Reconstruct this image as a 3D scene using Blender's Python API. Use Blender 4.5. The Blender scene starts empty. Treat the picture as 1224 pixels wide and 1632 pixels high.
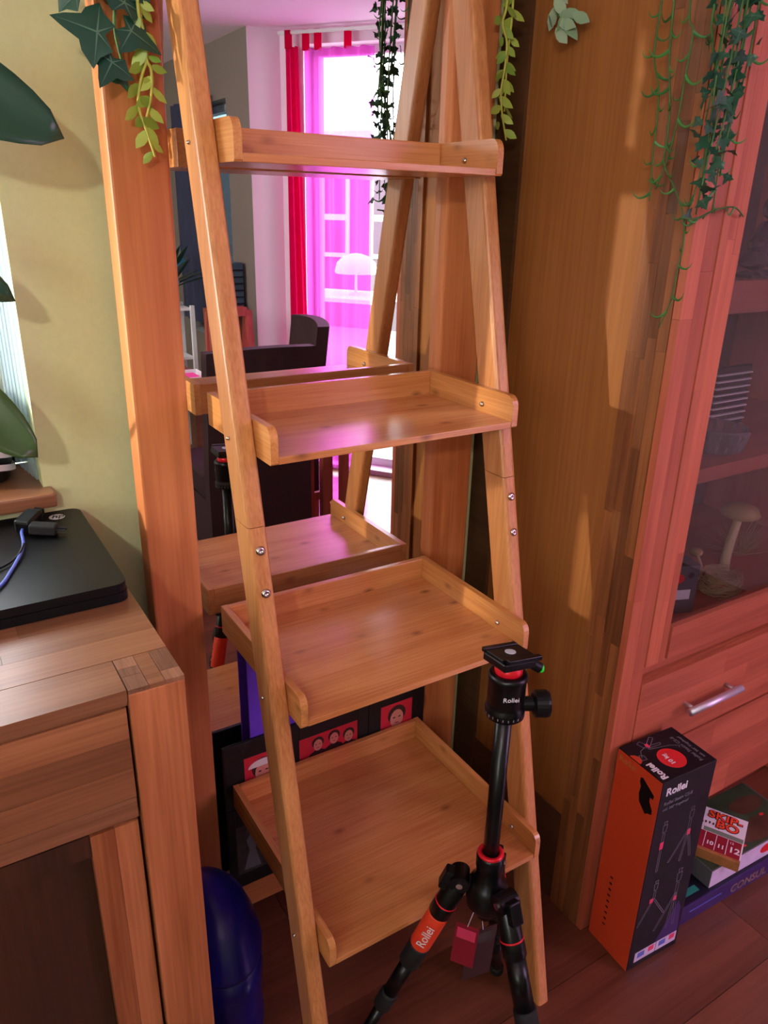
import bpy, bmesh, math, random
from mathutils import Vector, Matrix, Euler
random.seed(7)
SC = bpy.context.scene
COL = SC.collection
PI = math.pi

# ------------------------------------------------------------------ camera
cam_d = bpy.data.cameras.new('camera'); cam = bpy.data.objects.new('camera', cam_d); COL.objects.link(cam)
yaw, pitch, roll = math.radians(32.337), math.radians(21.666), math.radians(-1.405)
fwd = Vector((math.sin(yaw)*math.cos(pitch), math.cos(yaw)*math.cos(pitch), -math.sin(pitch)))
rt = fwd.cross(Vector((0, 0, 1))).normalized(); dn = fwd.cross(rt)
cr, sr = math.cos(roll), math.sin(roll)
cx = rt*cr + dn*sr; cy = rt*(-sr) + dn*cr
M = Matrix((cx, -cy, -fwd)).transposed().to_4x4(); M.translation = Vector((0, -1.25, 1.53))
cam.matrix_world = M
cam_d.sensor_fit = 'HORIZONTAL'; cam_d.sensor_width = 36; cam_d.lens = 36*1213.08/1224
cam_d.clip_start = 0.02
SC.camera = cam

# ------------------------------------------------------------------ world, light, exposure
w = bpy.data.worlds.new('sky'); SC.world = w; w.use_nodes = True
bg = w.node_tree.nodes['Background']; bg.inputs[0].default_value = (0.90, 0.95, 1.0, 1); bg.inputs[1].default_value = 12.0
SC.view_settings.view_transform = 'Standard'; SC.view_settings.look = 'None'
SC.view_settings.gamma = 1.0; SC.view_settings.use_curve_mapping = False
SC.view_settings.exposure = 0.22
SC.cycles.sample_clamp_indirect = 6.0; SC.cycles.max_bounces = 9; SC.cycles.diffuse_bounces = 4; SC.cycles.use_denoising = True; SC.cycles.blur_glossy = 1.0

def portal(name, loc, normal, sx, sy):
    d = bpy.data.lights.new(name, 'AREA'); d.shape = 'RECTANGLE'; d.size = sx; d.size_y = sy
    d.cycles.is_portal = True
    o = bpy.data.objects.new(name, d); COL.objects.link(o)
    o.matrix_world = Matrix.Translation(loc) @ Vector(normal).to_track_quat('-Z', 'Y').to_matrix().to_4x4()
BAY0 = Vector((2.02, -3.0, 0)); BU = Vector((.585, .811, 0)).normalized(); BN = Vector((-.811, .585, 0)).normalized()
def bay(s, d, z): return BAY0 + BU*s + BN*d + Vector((0, 0, z))
portal('daylight_bay', bay(.66, -.2, 1.19), BN, 1.2, 2.3)
portal('daylight_left', (-1.95, -2.5, 1.75), (1, 0, 0), 1.2, .9)
portal('daylight_sill', (-.35, .31, 1.43), (0, -1, 0), 1.02, .74)
portal('daylight_passage', (1.95, -3.85, 1.4), (-1, 0, 0), 1.0, 1.5)

# ------------------------------------------------------------------ material helpers
def lin(c):
    return tuple(((v/255.)/12.92 if v/255. <= .04045 else ((v/255.+.055)/1.055)**2.4) for v in c)
def newmat(name):
    m = bpy.data.materials.new(name); m.use_nodes = True
    nt = m.node_tree; return m, nt, nt.nodes['Principled BSDF']
def plain(name, rgb, rough=.5, metal=0., spec=.5, noise=0., coat=0., trans=0., ior=1.45, bump=0., nscale=40):
    m, nt, b = newmat(name); c = lin(rgb)
    b.inputs['Base Color'].default_value = (*c, 1); b.inputs['Roughness'].default_value = rough
    b.inputs['Metallic'].default_value = metal; b.inputs['Specular IOR Level'].default_value = spec
    b.inputs['Coat Weight'].default_value = coat; b.inputs['Transmission Weight'].default_value = trans; b.inputs['IOR'].default_value = ior
    if noise or bump:
        tc = nt.nodes.new('ShaderNodeTexCoord'); n = nt.nodes.new('ShaderNodeTexNoise'); n.inputs['Scale'].default_value = nscale; n.inputs['Detail'].default_value = 5
        nt.links.new(tc.outputs['Object'], n.inputs['Vector'])
        if noise:
            mx = nt.nodes.new('ShaderNodeMix'); mx.data_type = 'RGBA'; mx.blend_type = 'MULTIPLY'; mx.inputs[0].default_value = noise
            mx.inputs['A'].default_value = (*c, 1); rp = nt.nodes.new('ShaderNodeValToRGB')
            rp.color_ramp.elements[0].position = .3; rp.color_ramp.elements[1].position = .7
            rp.color_ramp.elements[0].color = (.4, .4, .4, 1); rp.color_ramp.elements[1].color = (1.15, 1.15, 1.15, 1)
            nt.links.new(n.outputs['Fac'], rp.inputs[0]); nt.links.new(rp.outputs[0], mx.inputs['B']); nt.links.new(mx.outputs['Result'], b.inputs['Base Color'])
        if bump:
            bp = nt.nodes.new('ShaderNodeBump'); bp.inputs['Strength'].default_value = bump; bp.inputs['Distance'].default_value = .002
            nt.links.new(n.outputs['Fac'], bp.inputs['Height']); nt.links.new(bp.outputs[0], b.inputs['Normal'])
    return m
def wood(name, light, dark, axis=0, scale=14., rough=.45, knots=0., fine=.35, spread=.25, kscale=7., coat=0., spec=.4, kr1=.13, kgate=.62):
    """stretched-noise grain along the local axis, fine fibre lines, optional knots, a random tone for each piece"""
    m, nt, b = newmat(name); N = nt.nodes; Lk = nt.links.new
    tc = N.new('ShaderNodeTexCoord'); oi = N.new('ShaderNodeObjectInfo')
    off = N.new('ShaderNodeVectorMath'); off.operation = 'SCALE'; off.inputs[0].default_value = (13.1, 7.7, 9.3); Lk(oi.outputs['Random'], off.inputs['Scale'])
    ad = N.new('ShaderNodeVectorMath'); ad.operation = 'ADD'; Lk(tc.outputs['Object'], ad.inputs[0]); Lk(off.outputs[0], ad.inputs[1])
    def mapped(along, across):
        mp = N.new('ShaderNodeMapping'); s = [across]*3; s[axis] = along; mp.inputs['Scale'].default_value = s; Lk(ad.outputs[0], mp.inputs['Vector']); return mp
    m1 = mapped(scale*.09, scale); n1 = N.new('ShaderNodeTexNoise'); n1.inputs['Scale'].default_value = 1.0; n1.inputs['Detail'].default_value = 4; n1.inputs['Distortion'].default_value = .6
    Lk(m1.outputs[0], n1.inputs['Vector'])
    m2 = mapped(scale*.35, scale*14); n2 = N.new('ShaderNodeTexNoise'); n2.inputs['Scale'].default_value = 1.0; n2.inputs['Detail'].default_value = 3
    Lk(m2.outputs[0], n2.inputs['Vector'])
    mix = N.new('ShaderNodeMix'); mix.data_type = 'FLOAT'; mix.inputs[0].default_value = fine; Lk(n1.outputs['Fac'], mix.inputs['A']); Lk(n2.outputs['Fac'], mix.inputs['B'])
    rp = N.new('ShaderNodeValToRGB'); rp.color_ramp.elements[0].position = .36; rp.color_ramp.elements[1].position = .66
    rp.color_ramp.elements[0].color = (*lin(dark), 1); rp.color_ramp.elements[1].color = (*lin(light), 1); Lk(mix.outputs['Result'], rp.inputs[0])
    out = rp.outputs[0]
    if knots:
        mk = mapped(kscale*.55, kscale); sp = N.new('ShaderNodeSeparateXYZ'); Lk(mk.outputs[0], sp.inputs[0]); o3 = [0, 1, 2]; o3.remove(axis)
        su = N.new('ShaderNodeMath'); Lk(sp.outputs[o3[0]], su.inputs[0]); Lk(sp.outputs[o3[1]], su.inputs[1])
        cb_ = N.new('ShaderNodeCombineXYZ'); Lk(sp.outputs[axis], cb_.inputs[0]); Lk(su.outputs[0], cb_.inputs[1])
        v = N.new('ShaderNodeTexVoronoi'); v.voronoi_dimensions = '2D'; v.inputs['Scale'].default_value = 1.0; Lk(cb_.outputs[0], v.inputs['Vector'])
        kr = N.new('ShaderNodeValToRGB'); kr.color_ramp.elements[0].position = .02; kr.color_ramp.elements[1].position = kr1
        kr.color_ramp.elements[0].color = (1, 1, 1, 1); kr.color_ramp.elements[1].color = (0, 0, 0, 1); Lk(v.outputs['Distance'], kr.inputs[0])
        sc_ = N.new('ShaderNodeSeparateColor'); Lk(v.outputs['Color'], sc_.inputs[0])
        gt = N.new('ShaderNodeMath'); gt.operation = 'GREATER_THAN'; gt.inputs[1].default_value = kgate; Lk(sc_.outputs[0], gt.inputs[0])
        g2 = N.new('ShaderNodeMath'); g2.operation = 'MULTIPLY'; Lk(gt.outputs[0], g2.inputs[0]); Lk(sc_.outputs[1], g2.inputs[1])
        g3 = N.new('ShaderNodeMath'); g3.operation = 'MULTIPLY'; Lk(g2.outputs[0], g3.inputs[0]); Lk(kr.outputs[0], g3.inputs[1])
        km = N.new('ShaderNodeMath'); km.operation = 'MULTIPLY'; km.inputs[1].default_value = knots*1.5; km.use_clamp = True; Lk(g3.outputs[0], km.inputs[0])
        k2 = N.new('ShaderNodeMix'); k2.data_type = 'RGBA'; Lk(km.outputs[0], k2.inputs[0]); Lk(out, k2.inputs['A']); k2.inputs['B'].default_value = (*[x*.35 for x in lin(dark)], 1)
        out = k2.outputs['Result']
    hv = N.new('ShaderNodeHueSaturation'); mr = N.new('ShaderNodeMapRange'); mr.inputs['To Min'].default_value = 1-spread; mr.inputs['To Max'].default_value = 1+spread
    Lk(oi.outputs['Random'], mr.inputs['Value']); Lk(mr.outputs[0], hv.inputs['Value']); Lk(out, hv.inputs['Color']); Lk(hv.outputs[0], b.inputs['Base Color'])
    bp = N.new('ShaderNodeBump'); bp.inputs['Strength'].default_value = .12; bp.inputs['Distance'].default_value = .001; Lk(n2.outputs['Fac'], bp.inputs['Height']); Lk(bp.outputs[0], b.inputs['Normal'])
    b.inputs['Roughness'].default_value = rough; b.inputs['Coat Weight'].default_value = coat; b.inputs['Coat Roughness'].default_value = .25; b.inputs['Specular IOR Level'].default_value = spec
    return m
def leafmat(name, rgb, rgb2, rough=.35):
    m, nt, b = newmat(name); N = nt.nodes
    oi = N.new('ShaderNodeObjectInfo'); mx = N.new('ShaderNodeMix'); mx.data_type = 'RGBA'; nt.links.new(oi.outputs['Random'], mx.inputs[0])
    mx.inputs['A'].default_value = (*lin(rgb), 1); mx.inputs['B'].default_value = (*lin(rgb2), 1); nt.links.new(mx.outputs['Result'], b.inputs['Base Color'])
    b.inputs['Roughness'].default_value = rough
    return m
def cloth(name, rgb, transp, trl=.5):
    """woven fabric: part of the light goes straight through the open weave, part is scattered by the threads"""
    m = bpy.data.materials.new(name); m.use_nodes = True; nt = m.node_tree; N = nt.nodes; N.clear(); Lk = nt.links.new
    c = (*lin(rgb), 1)
    t = N.new('ShaderNodeBsdfTransparent'); t.inputs[0].default_value = c
    d = N.new('ShaderNodeBsdfDiffuse'); d.inputs[0].default_value = c
    l = N.new('ShaderNodeBsdfTranslucent'); l.inputs[0].default_value = c
    a = N.new('ShaderNodeMixShader'); a.inputs[0].default_value = trl; Lk(d.outputs[0], a.inputs[1]); Lk(l.outputs[0], a.inputs[2])
    b = N.new('ShaderNodeMixShader'); b.inputs[0].default_value = transp; Lk(a.outputs[0], b.inputs[1]); Lk(t.outputs[0], b.inputs[2])
    o = N.new('ShaderNodeOutputMaterial'); Lk(b.outputs[0], o.inputs[0]); return m
def paneglass(name, tint=(1, 1, 1), rough=0.0, refl=.5):
    m = bpy.data.materials.new(name); m.use_nodes = True; nt = m.node_tree; N = nt.nodes; N.clear(); Lk = nt.links.new
    t = N.new('ShaderNodeBsdfTransparent'); t.inputs[0].default_value = (*tint, 1)
    g = N.new('ShaderNodeBsdfGlossy'); g.inputs['Roughness'].default_value = rough; g.inputs['Color'].default_value = (1, 1, 1, 1)
    f = N.new('ShaderNodeLayerWeight'); f.inputs[0].default_value = .5
    p5 = N.new('ShaderNodeMath'); p5.operation = 'POWER'; p5.inputs[1].default_value = 5; Lk(f.outputs['Facing'], p5.inputs[0])
    k = N.new('ShaderNodeMath'); k.operation = 'MULTIPLY_ADD'; k.inputs[1].default_value = .9; k.inputs[2].default_value = .045*refl*2; Lk(p5.outputs[0], k.inputs[0])
    b = N.new('ShaderNodeMixShader'); Lk(k.outputs[0], b.inputs[0]); Lk(t.outputs[0], b.inputs[1]); Lk(g.outputs[0], b.inputs[2])
    o = N.new('ShaderNodeOutputMaterial'); Lk(b.outputs[0], o.inputs[0]); return m

MT = {}
MT['yellow'] = plain('yellow_paint', (210, 214, 162), .8, noise=.06, bump=.25, nscale=90)
MT['white'] = plain('white_paint', (235, 232, 228), .75, bump=.2, nscale=90)
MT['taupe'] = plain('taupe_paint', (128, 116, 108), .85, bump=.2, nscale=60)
MT['rose'] = plain('pale_rose_paint', (232, 210, 226), .8)
MT['ceil'] = plain('ceiling_paint', (240, 218, 238), .85)
MT['floor'] = wood('laminate_floor', (120, 68, 48), (82, 44, 30), 0, 10, .30, fine=.3, spread=.16, coat=.6)
MT['pine_z'] = wood('pine_upright', (216, 136, 82), (172, 92, 48), 2, 16, .5, knots=.8, fine=.2, spread=.05, kscale=7, kr1=.14, kgate=.35)
MT['pine_x'] = wood('pine_rail', (200, 122, 72), (160, 86, 46), 0, 16, .5, fine=.2, spread=.05)
MT['bam_x'] = wood('bamboo_lengthwise', (214, 146, 86), (184, 112, 60), 0, 22, .27, knots=.6, fine=.45, spread=.07, kscale=17, kr1=.16, coat=.4)
MT['bam_y'] = wood('bamboo_crosswise', (216, 150, 86), (184, 116, 60), 1, 22, .27, knots=.5, fine=.45, spread=.07, kscale=17, kr1=.16, coat=.4)
MT['bam_z'] = wood('bamboo_upright', (214, 148, 90), (180, 112, 62), 2, 22, .38, fine=.45, spread=.07, coat=.15)
MT['oak_x'] = wood('oak_lengthwise', (160, 108, 76), (118, 72, 46), 0, 16, .36, fine=.35, spread=.22, coat=.25)
MT['oak_shaded'] = wood('oak_front_shaded', (150, 96, 62), (108, 62, 38), 0, 16, .42, fine=.35, spread=.22)  # same oak, darkened in colour to stand in for shade on the front
MT['oak_z'] = wood('oak_upright', (188, 116, 74), (140, 76, 42), 2, 16, .42, fine=.35, spread=.2)
MT['oak_end'] = wood('oak_end_grain', (150, 104, 78), (104, 66, 46), 1, 60, .4, fine=.5, spread=.3)
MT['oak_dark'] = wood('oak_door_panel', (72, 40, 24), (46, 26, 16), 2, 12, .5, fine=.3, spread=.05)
MT['beech_z'] = wood('cabinet_wood_upright', (192, 104, 74), (158, 76, 52), 2, 14, .42, fine=.3, spread=.16)
MT['beech_x'] = wood('cabinet_wood_lengthwise', (188, 102, 74), (150, 72, 50), 0, 14, .42, fine=.3, spread=.14)
MT['stile_z'] = wood('cabinet_side_stile', (150, 92, 50), (96, 52, 26), 2, 16, .45, fine=.3, spread=.3)
MT['panel'] = wood('cabinet_side_panel', (160, 102, 50), (142, 86, 40), 2, 10, .55, fine=.6, spread=.02, spec=.3)
MT['panel_dark'] = wood('cabinet_plinth', (92, 58, 30), (70, 42, 22), 1, 10, .6, fine=.4, spread=.03)
MT['redwood'] = wood('reddish_wood', (176, 84, 66), (132, 56, 44), 2, 12, .5, fine=.3, spread=.1)
MT['table'] = wood('table_wood', (150, 96, 78), (110, 64, 50), 0, 12, .4, fine=.3, spread=.05)
MT['black'] = plain('black_plastic', (11, 11, 13), .36, spec=.3)
MT['blackmetal'] = plain('black_anodised', (12, 12, 14), .3, metal=.3)
MT['rubber'] = plain('black_rubber', (18, 18, 19), .7)
MT['chrome'] = plain('steel', (205, 200, 190), .22, metal=1.)
MT['alu'] = plain('brushed_aluminium', (215, 210, 225), .5, metal=1.)
MT['red'] = plain('red_anodised', (215, 24, 40), .3, metal=.2)
MT['orange'] = plain('orange_red_foam', (228, 62, 30), .6)
MT['green'] = plain('green_level', (40, 220, 60), .2)
MT['silverprint'] = plain('silver_print', (190, 192, 198), .5)
MT['whiteprint'] = plain('white_print', (225, 222, 228), .5)
MT['greyprint'] = plain('grey_print', (120, 118, 128), .5)
MT['boxblack'] = plain('printed_black_card', (12, 11, 16), .42, spec=.3)
MT['boxorange'] = plain('printed_orange_card', (196, 62, 32), .4)
MT['boxred'] = plain('printed_red', (214, 36, 40), .35)
MT['pinkprint'] = plain('pink_print', (220, 60, 100), .45)
MT['tealprint'] = plain('teal_print', (40, 130, 120), .45)
MT['blueprint'] = plain('blue_print', (90, 100, 190), .45)
MT['lilac'] = plain('pale_lilac_card', (205, 188, 215), .5, noise=.2, nscale=30)
MT['purplecard'] = plain('purple_card', (50, 28, 88), .4)
MT['navycard'] = plain('dark_navy_card', (22, 18, 40), .4)
MT['greycard'] = plain('grey_card', (88, 86, 90), .5)
MT['gold'] = plain('dull_gold_print', (140, 112, 96), .4)
MT['maroon'] = plain('maroon_print', (140, 18, 40), .45)
MT['tan'] = plain('tan_print', (170, 110, 60), .5, noise=.4, nscale=60)
MT['gamegreen'] = plain('dark_green_print', (52, 70, 48), .45, noise=.7, nscale=14)
MT['gamebrown'] = plain('brown_print', (84, 54, 38), .45, noise=.7, nscale=22)
MT['gamegrey'] = plain('grey_green_print', (110, 130, 112), .45)
MT['logoorange'] = plain('orange_lettering', (236, 74, 40), .45)
MT['logodark'] = plain('dark_red_lettering', (70, 10, 30), .45)
MT['bluebin'] = plain('blue_plastic', (22, 22, 120), .28)
MT['purple'] = plain('violet_board', (104, 60, 205), .5)
MT['frameblack'] = plain('black_frame', (16, 17, 17), .45)
MT['photo_red'] = plain('photo_red', (205, 40, 60), .4, noise=.25, nscale=30)
MT['photo_skin'] = plain('photo_skin', (206, 132, 116), .4)
MT['photo_dark'] = plain('photo_dark', (58, 36, 34), .4)
MT['photo_white'] = plain('photo_white', (225, 215, 212), .4)
MT['photo_grey'] = plain('photo_grey', (70, 66, 64), .4, noise=.8, nscale=40)
MT['pot'] = plain('black_glazed_pot', (14, 14, 18), .35)
MT['ficus'] = leafmat('rubber_plant_leaf', (22, 62, 56), (34, 74, 50), .3)
MT['ficus_b'] = leafmat('rubber_plant_leaf_olive', (52, 84, 36), (60, 92, 42), .35)
MT['rib'] = plain('leaf_rib', (86, 120, 96), .5)
MT['ivy'] = leafmat('dark_ivy_leaf', (22, 66, 52), (34, 82, 56), .4)
MT['lime'] = leafmat('lime_vine_leaf', (112, 146, 52), (168, 184, 78), .45)
MT['limestem'] = plain('lime_stem', (176, 176, 72), .5)
MT['crescent'] = leafmat('string_vine_leaf', (34, 96, 40), (58, 130, 54), .45)
MT['crescentstem'] = plain('string_vine_stem', (62, 100, 44), .55)
MT['sage'] = leafmat('sage_leaf', (120, 150, 116), (150, 172, 140), .55)
MT['chair'] = plain('dark_brown_fabric', (52, 26, 30), .8, noise=.1, nscale=80)
MT['curtain_red'] = cloth('crimson_curtain', (222, 20, 98), .12, .75)
MT['curtain_pink'] = cloth('sheer_pink_curtain', (240, 106, 220), .66, .6)
MT['curtain_blue'] = plain('dark_blue_blackout_cloth', (52, 56, 84), .8)
MT['drape'] = cloth('sheer_white_drape', (214, 228, 244), .45, .6)
MT['pane'] = paneglass('window_pane')
MT['tintpane'] = paneglass('cyan_film_pane', (.27, .335, .35), 0.0, .5)
MT['cabglass'] = paneglass('cabinet_glass', (.80, .78, .80), 0.0, .7)
MT['winframe'] = plain('white_window_frame', (225, 225, 228), .5)
MT['crystal'] = plain('crystal', (235, 235, 245), .05, trans=.9, spec=.6)
MT['darkglass'] = plain('smoky_glass', (40, 38, 44), .08, spec=.8)
MT['cream'] = plain('cream_ceramic', (210, 190, 150), .5)
MT['capbrown'] = plain('mushroom_cap', (170, 140, 90), .6)
MT['straw'] = plain('straw', (168, 150, 104), .8)
MT['patio'] = plain('pale_paving', (150, 147, 145), .8)
MT['plaster'] = plain('outdoor_plaster', (90, 80, 84), .8)
MT['outwin'] = plain('outdoor_window', (64, 46, 58), .4)
MT['outwhite'] = plain('outdoor_white', (245, 245, 245), .6)
MT['cable'] = plain('blue_grey_cable', (92, 112, 200), .35)
MT['pinkwax'] = plain('pink_wax', (240, 60, 150), .5)
MT['slate'] = plain('slate_blue_plastic', (66, 86, 104), .5)
MT['bluepetal'] = plain('blue_petal', (70, 150, 190), .6)
mm, nt_, b_ = newmat('mirror_silver'); b_.inputs['Base Color'].default_value = (.93, .93, .93, 1); b_.inputs['Metallic'].default_value = 1; b_.inputs['Roughness'].default_value = 0
MT['mirror'] = mm
LX, LY, LZ, LAMP = -.62, -1.98, 1.98, 560.   # added unseen uplighter: bulb position and emission
BULB = bpy.data.materials.new('lit_bulb'); BULB.use_nodes = True; BULB.node_tree.nodes.clear()
e_ = BULB.node_tree.nodes.new('ShaderNodeEmission'); e_.inputs[0].default_value = (1, .95, .84, 1); e_.inputs[1].default_value = LAMP
o_ = BULB.node_tree.nodes.new('ShaderNodeOutputMaterial'); BULB.node_tree.links.new(e_.outputs[0], o_.inputs[0])
GLOBE = BULB.copy(); GLOBE.name = 'lit_globe'; GLOBE.node_tree.nodes['Emission'].inputs[0].default_value = (1, .93, .78, 1); GLOBE.node_tree.nodes['Emission'].inputs[1].default_value = 11600.

# ------------------------------------------------------------------ mesh helpers
def obj(name, bm, mat, parent=None, smooth=False):
    me = bpy.data.meshes.new(name); bmesh.ops.recalc_face_normals(bm, faces=bm.faces); bm.to_mesh(me); bm.free()
    if smooth:
        for p in me.polygons: p.use_smooth = True
    o = bpy.data.objects.new(name, me); COL.objects.link(o)
    me.materials.append(MT[mat] if isinstance(mat, str) else mat)
    if parent: o.parent = parent
    return o
def meshobj(name, me, parent=None, mw=None):
    o = bpy.data.objects.new(name, me); COL.objects.link(o)
    if parent: o.parent = parent
    if mw is not None: o.matrix_local = mw
    return o
def B(): return bmesh.new()
def box(bm, x0, x1, y0, y1, z0, z1, bev=0., seg=2, mat=None):
    t = bmesh.new(); bmesh.ops.create_cube(t, size=1)
    for v in t.verts: v.co = Vector(((x0+x1)/2 + v.co.x*(x1-x0), (y0+y1)/2 + v.co.y*(y1-y0), (z0+z1)/2 + v.co.z*(z1-z0)))
    if bev: bmesh.ops.bevel(t, geom=list(t.edges), offset=bev, segments=seg, profile=.5, affect='EDGES')
    if mat is not None: bmesh.ops.transform(t, matrix=mat, verts=t.verts)
    me = bpy.data.meshes.new('t'); t.to_mesh(me); t.free(); bm.from_mesh(me); bpy.data.meshes.remove(me); return bm
def bxo(name, x0, x1, y0, y1, z0, z1, mat, parent=None, bev=0., mw=None, seg=2):
    return obj(name, box(B(), x0, x1, y0, y1, z0, z1, bev, seg, mw), mat, parent)
def frame_axes(d):
    d = Vector(d).normalized(); a = Vector((0, 0, 1)) if abs(d.z) < .9 else Vector((1, 0, 0))
    u = d.cross(a).normalized(); return u, d.cross(u).normalized()
def cyl(bm, p, q, r0, r1=None, n=20, cap=True):
    p, q = Vector(p), Vector(q); r1 = r0 if r1 is None else r1; u, v = frame_axes(q-p)
    A = [bm.verts.new(p + (u*math.cos(2*PI*i/n) + v*math.sin(2*PI*i/n))*r0) for i in range(n)]
    C = [bm.verts.new(q + (u*math.cos(2*PI*i/n) + v*math.sin(2*PI*i/n))*r1) for i in range(n)]
    for i in range(n): bm.faces.new((A[i], A[(i+1) % n], C[(i+1) % n], C[i]))
    if cap: bm.faces.new(A[::-1]); bm.faces.new(C)
    return bm
def lathe(bm, prof, base=(0, 0, 0), axis=(0, 0, 1), n=28, sx=1., sy=1.):
    base = Vector(base); d = Vector(axis).normalized(); u, v = frame_axes(d)
    if abs(d.z) > .999: u, v = Vector((1, 0, 0)), Vector((0, 1, 0))
    rings = []
    for r, h in prof:
        rings.append([bm.verts.new(base + d*h + u*(math.cos(2*PI*i/n)*r*sx) + v*(math.sin(2*PI*i/n)*r*sy)) for i in range(n)])
    for a, c in zip(rings, rings[1:]):
        for i in range(n): bm.faces.new((a[i], a[(i+1) % n], c[(i+1) % n], c[i]))
    if prof[0][0] > 1e-5: bm.faces.new(rings[0][::-1])
    if prof[-1][0] > 1e-5: bm.faces.new(rings[-1])
    bmesh.ops.remove_doubles(bm, verts=bm.verts, dist=1e-6)
    return bm
def smoothpath(pts, sub=5):
    P = [Vector(p) for p in pts]; out = []
    for i in range(len(P)-1):
        a, b, c, d = P[max(i-1, 0)], P[i], P[i+1], P[min(i+2, len(P)-1)]
        for k in range(sub):
            t = k/sub; out.append(.5*((2*b) + (c-a)*t + (2*a-5*b+4*c-d)*t*t + (3*b-a-3*c+d)*t**3))
    out.append(P[-1]); return out
def tube(bm, pts, r, n=6, r1=None):
    P = [Vector(p) for p in pts]; rings = []
    u = frame_axes(P[1]-P[0])[0]
    for i, p in enumerate(P):
        d = (P[min(i+1, len(P)-1)] - P[max(i-1, 0)]).normalized(); u = (u - d*u.dot(d)).normalized(); v = d.cross(u)
        rr = r if r1 is None else r + (r1-r)*i/(len(P)-1)
        rings.append([bm.verts.new(p + (u*math.cos(2*PI*k/n) + v*math.sin(2*PI*k/n))*rr) for k in range(n)])
    for a, c in zip(rings, rings[1:]):
        for k in range(n): bm.faces.new((a[k], a[(k+1) % n], c[(k+1) % n], c[k]))
    bm.faces.new(rings[0][::-1]); bm.faces.new(rings[-1]); return bm
def prism(bm, poly, o, u, v, depth):
    """polygon in the (u,v) plane at o, thickened along u x v"""
    o, u, v = Vector(o), Vector(u), Vector(v); n = u.cross(v).normalized()
    A = [bm.verts.new(o + u*a + v*b) for a, b in poly]; C = [bm.verts.new(o + u*a + v*b + n*depth) for a, b in poly]
    bm.faces.new(A[::-1]); bm.faces.new(C); k = len(poly)
    for i in range(k): bm.faces.new((A[i], A[(i+1) % k], C[(i+1) % k], C[i]))
    return bm
def flat(bm, poly, o, u, v):
    o, u, v = Vector(o), Vector(u), Vector(v); bm.faces.new([bm.verts.new(o + u*a + v*b) for a, b in poly]); return bm
def ell(a, b, n=20, cx=0, cy=0): return [(cx + a*math.cos(2*PI*i/n), cy + b*math.sin(2*PI*i/n)) for i in range(n)]
def text(name, s, size, o, u, v, mat, parent, align='LEFT', extrude=.0002, bold=0., shear=0.):
    cu = bpy.data.curves.new(name, 'FONT'); cu.body = s; cu.size = size; cu.align_x = align; cu.extrude = extrude; cu.offset = bold; cu.shear = shear; cu.resolution_u = 3
    t = bpy.data.objects.new(name, cu); me = bpy.data.meshes.new_from_object(t); bpy.data.objects.remove(t); bpy.data.curves.remove(cu); me.name = name
    u, v = Vector(u).normalized(), Vector(v).normalized()
    m = Matrix((u, v, u.cross(v))).transposed().to_4x4(); m.translation = Vector(o); me.transform(m)
    me.materials.clear(); me.materials.append(MT[mat]); return meshobj(name, me, parent)
def thing(name, label, cat, loc=(0, 0, 0), group=None):
    o = bpy.data.objects.new(name, None); o.empty_display_size = .05; COL.objects.link(o); o.location = loc
    return tag(o, label, cat, group)
def tag(o, label, cat, group=None):
    o['label'] = label; o['category'] = cat
    if group: o['group'] = group
    return o
def struct(o, label, cat):
    o['kind'] = 'structure'; o['label'] = label; o['category'] = cat; return o
def staves(parent, mat, x0, x1, y0, y1, z0, z1, along, across, rows, lens, name='stave', gap=.0004, jit=.0004, seed=1):
    """glued solid-wood board: rows of short staves, each its own piece. along / across are axis numbers"""
    rnd = random.Random(seed); lo = [x0, y0, z0]; hi = [x1, y1, z1]; wd = (hi[across]-lo[across])/rows
    for r in range(rows):
        p = lo[along]; first = True
        while p < hi[along]-1e-4:
            l = rnd.uniform(*lens)*(rnd.uniform(.3, 1) if first else 1); first = False
            q = min(p+l, hi[along]);  q = hi[along] if hi[along]-q < lens[0]*.3 else q
            a, b = lo[:], hi[:]
            a[along], b[along] = p+gap/2, q-gap/2
            a[across], b[across] = lo[across]+wd*r+gap/2, lo[across]+wd*(r+1)-gap/2
            bxo(name, a[0], b[0], a[1], b[1], a[2], b[2], mat, parent)
            p = q

# ------------------------------------------------------------------ the room
WY = .08     # wall plane behind mirror
# floor: boards along x
fl = struct(bxo('floor', -1.85, 3.0, -4.65, .34, -.05, -.008, 'panel_dark'), 'reddish brown laminate floor of long boards', 'floor')
rnd = random.Random(3); y = WY; plank_meshes = {}
k = 0
while y > -4.6:
    y0 = max(y-.193, -4.6); x = -1.8 - rnd.uniform(0, 1.0)
    while x < 2.97:
        x2 = x+1.28; a, b = max(x, -1.8), min(x2, 2.97)
        if b-a > .02:
            inside = True
            key = (round(b-a, 3), round(y-y0, 3))
            if key not in plank_meshes:
                o = bxo('floor_board', -(b-a)/2+.0006, (b-a)/2-.0006, -(y-y0)/2+.0006, (y-y0)/2-.0006, -.008, 0, 'floor', fl); plank_meshes[key] = o.data
            else: o = meshobj('floor_board', plank_meshes[key], fl)
            o.location = ((a+b)/2, (y+y0)/2, 0)
        x = x2
    y = y0
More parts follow.
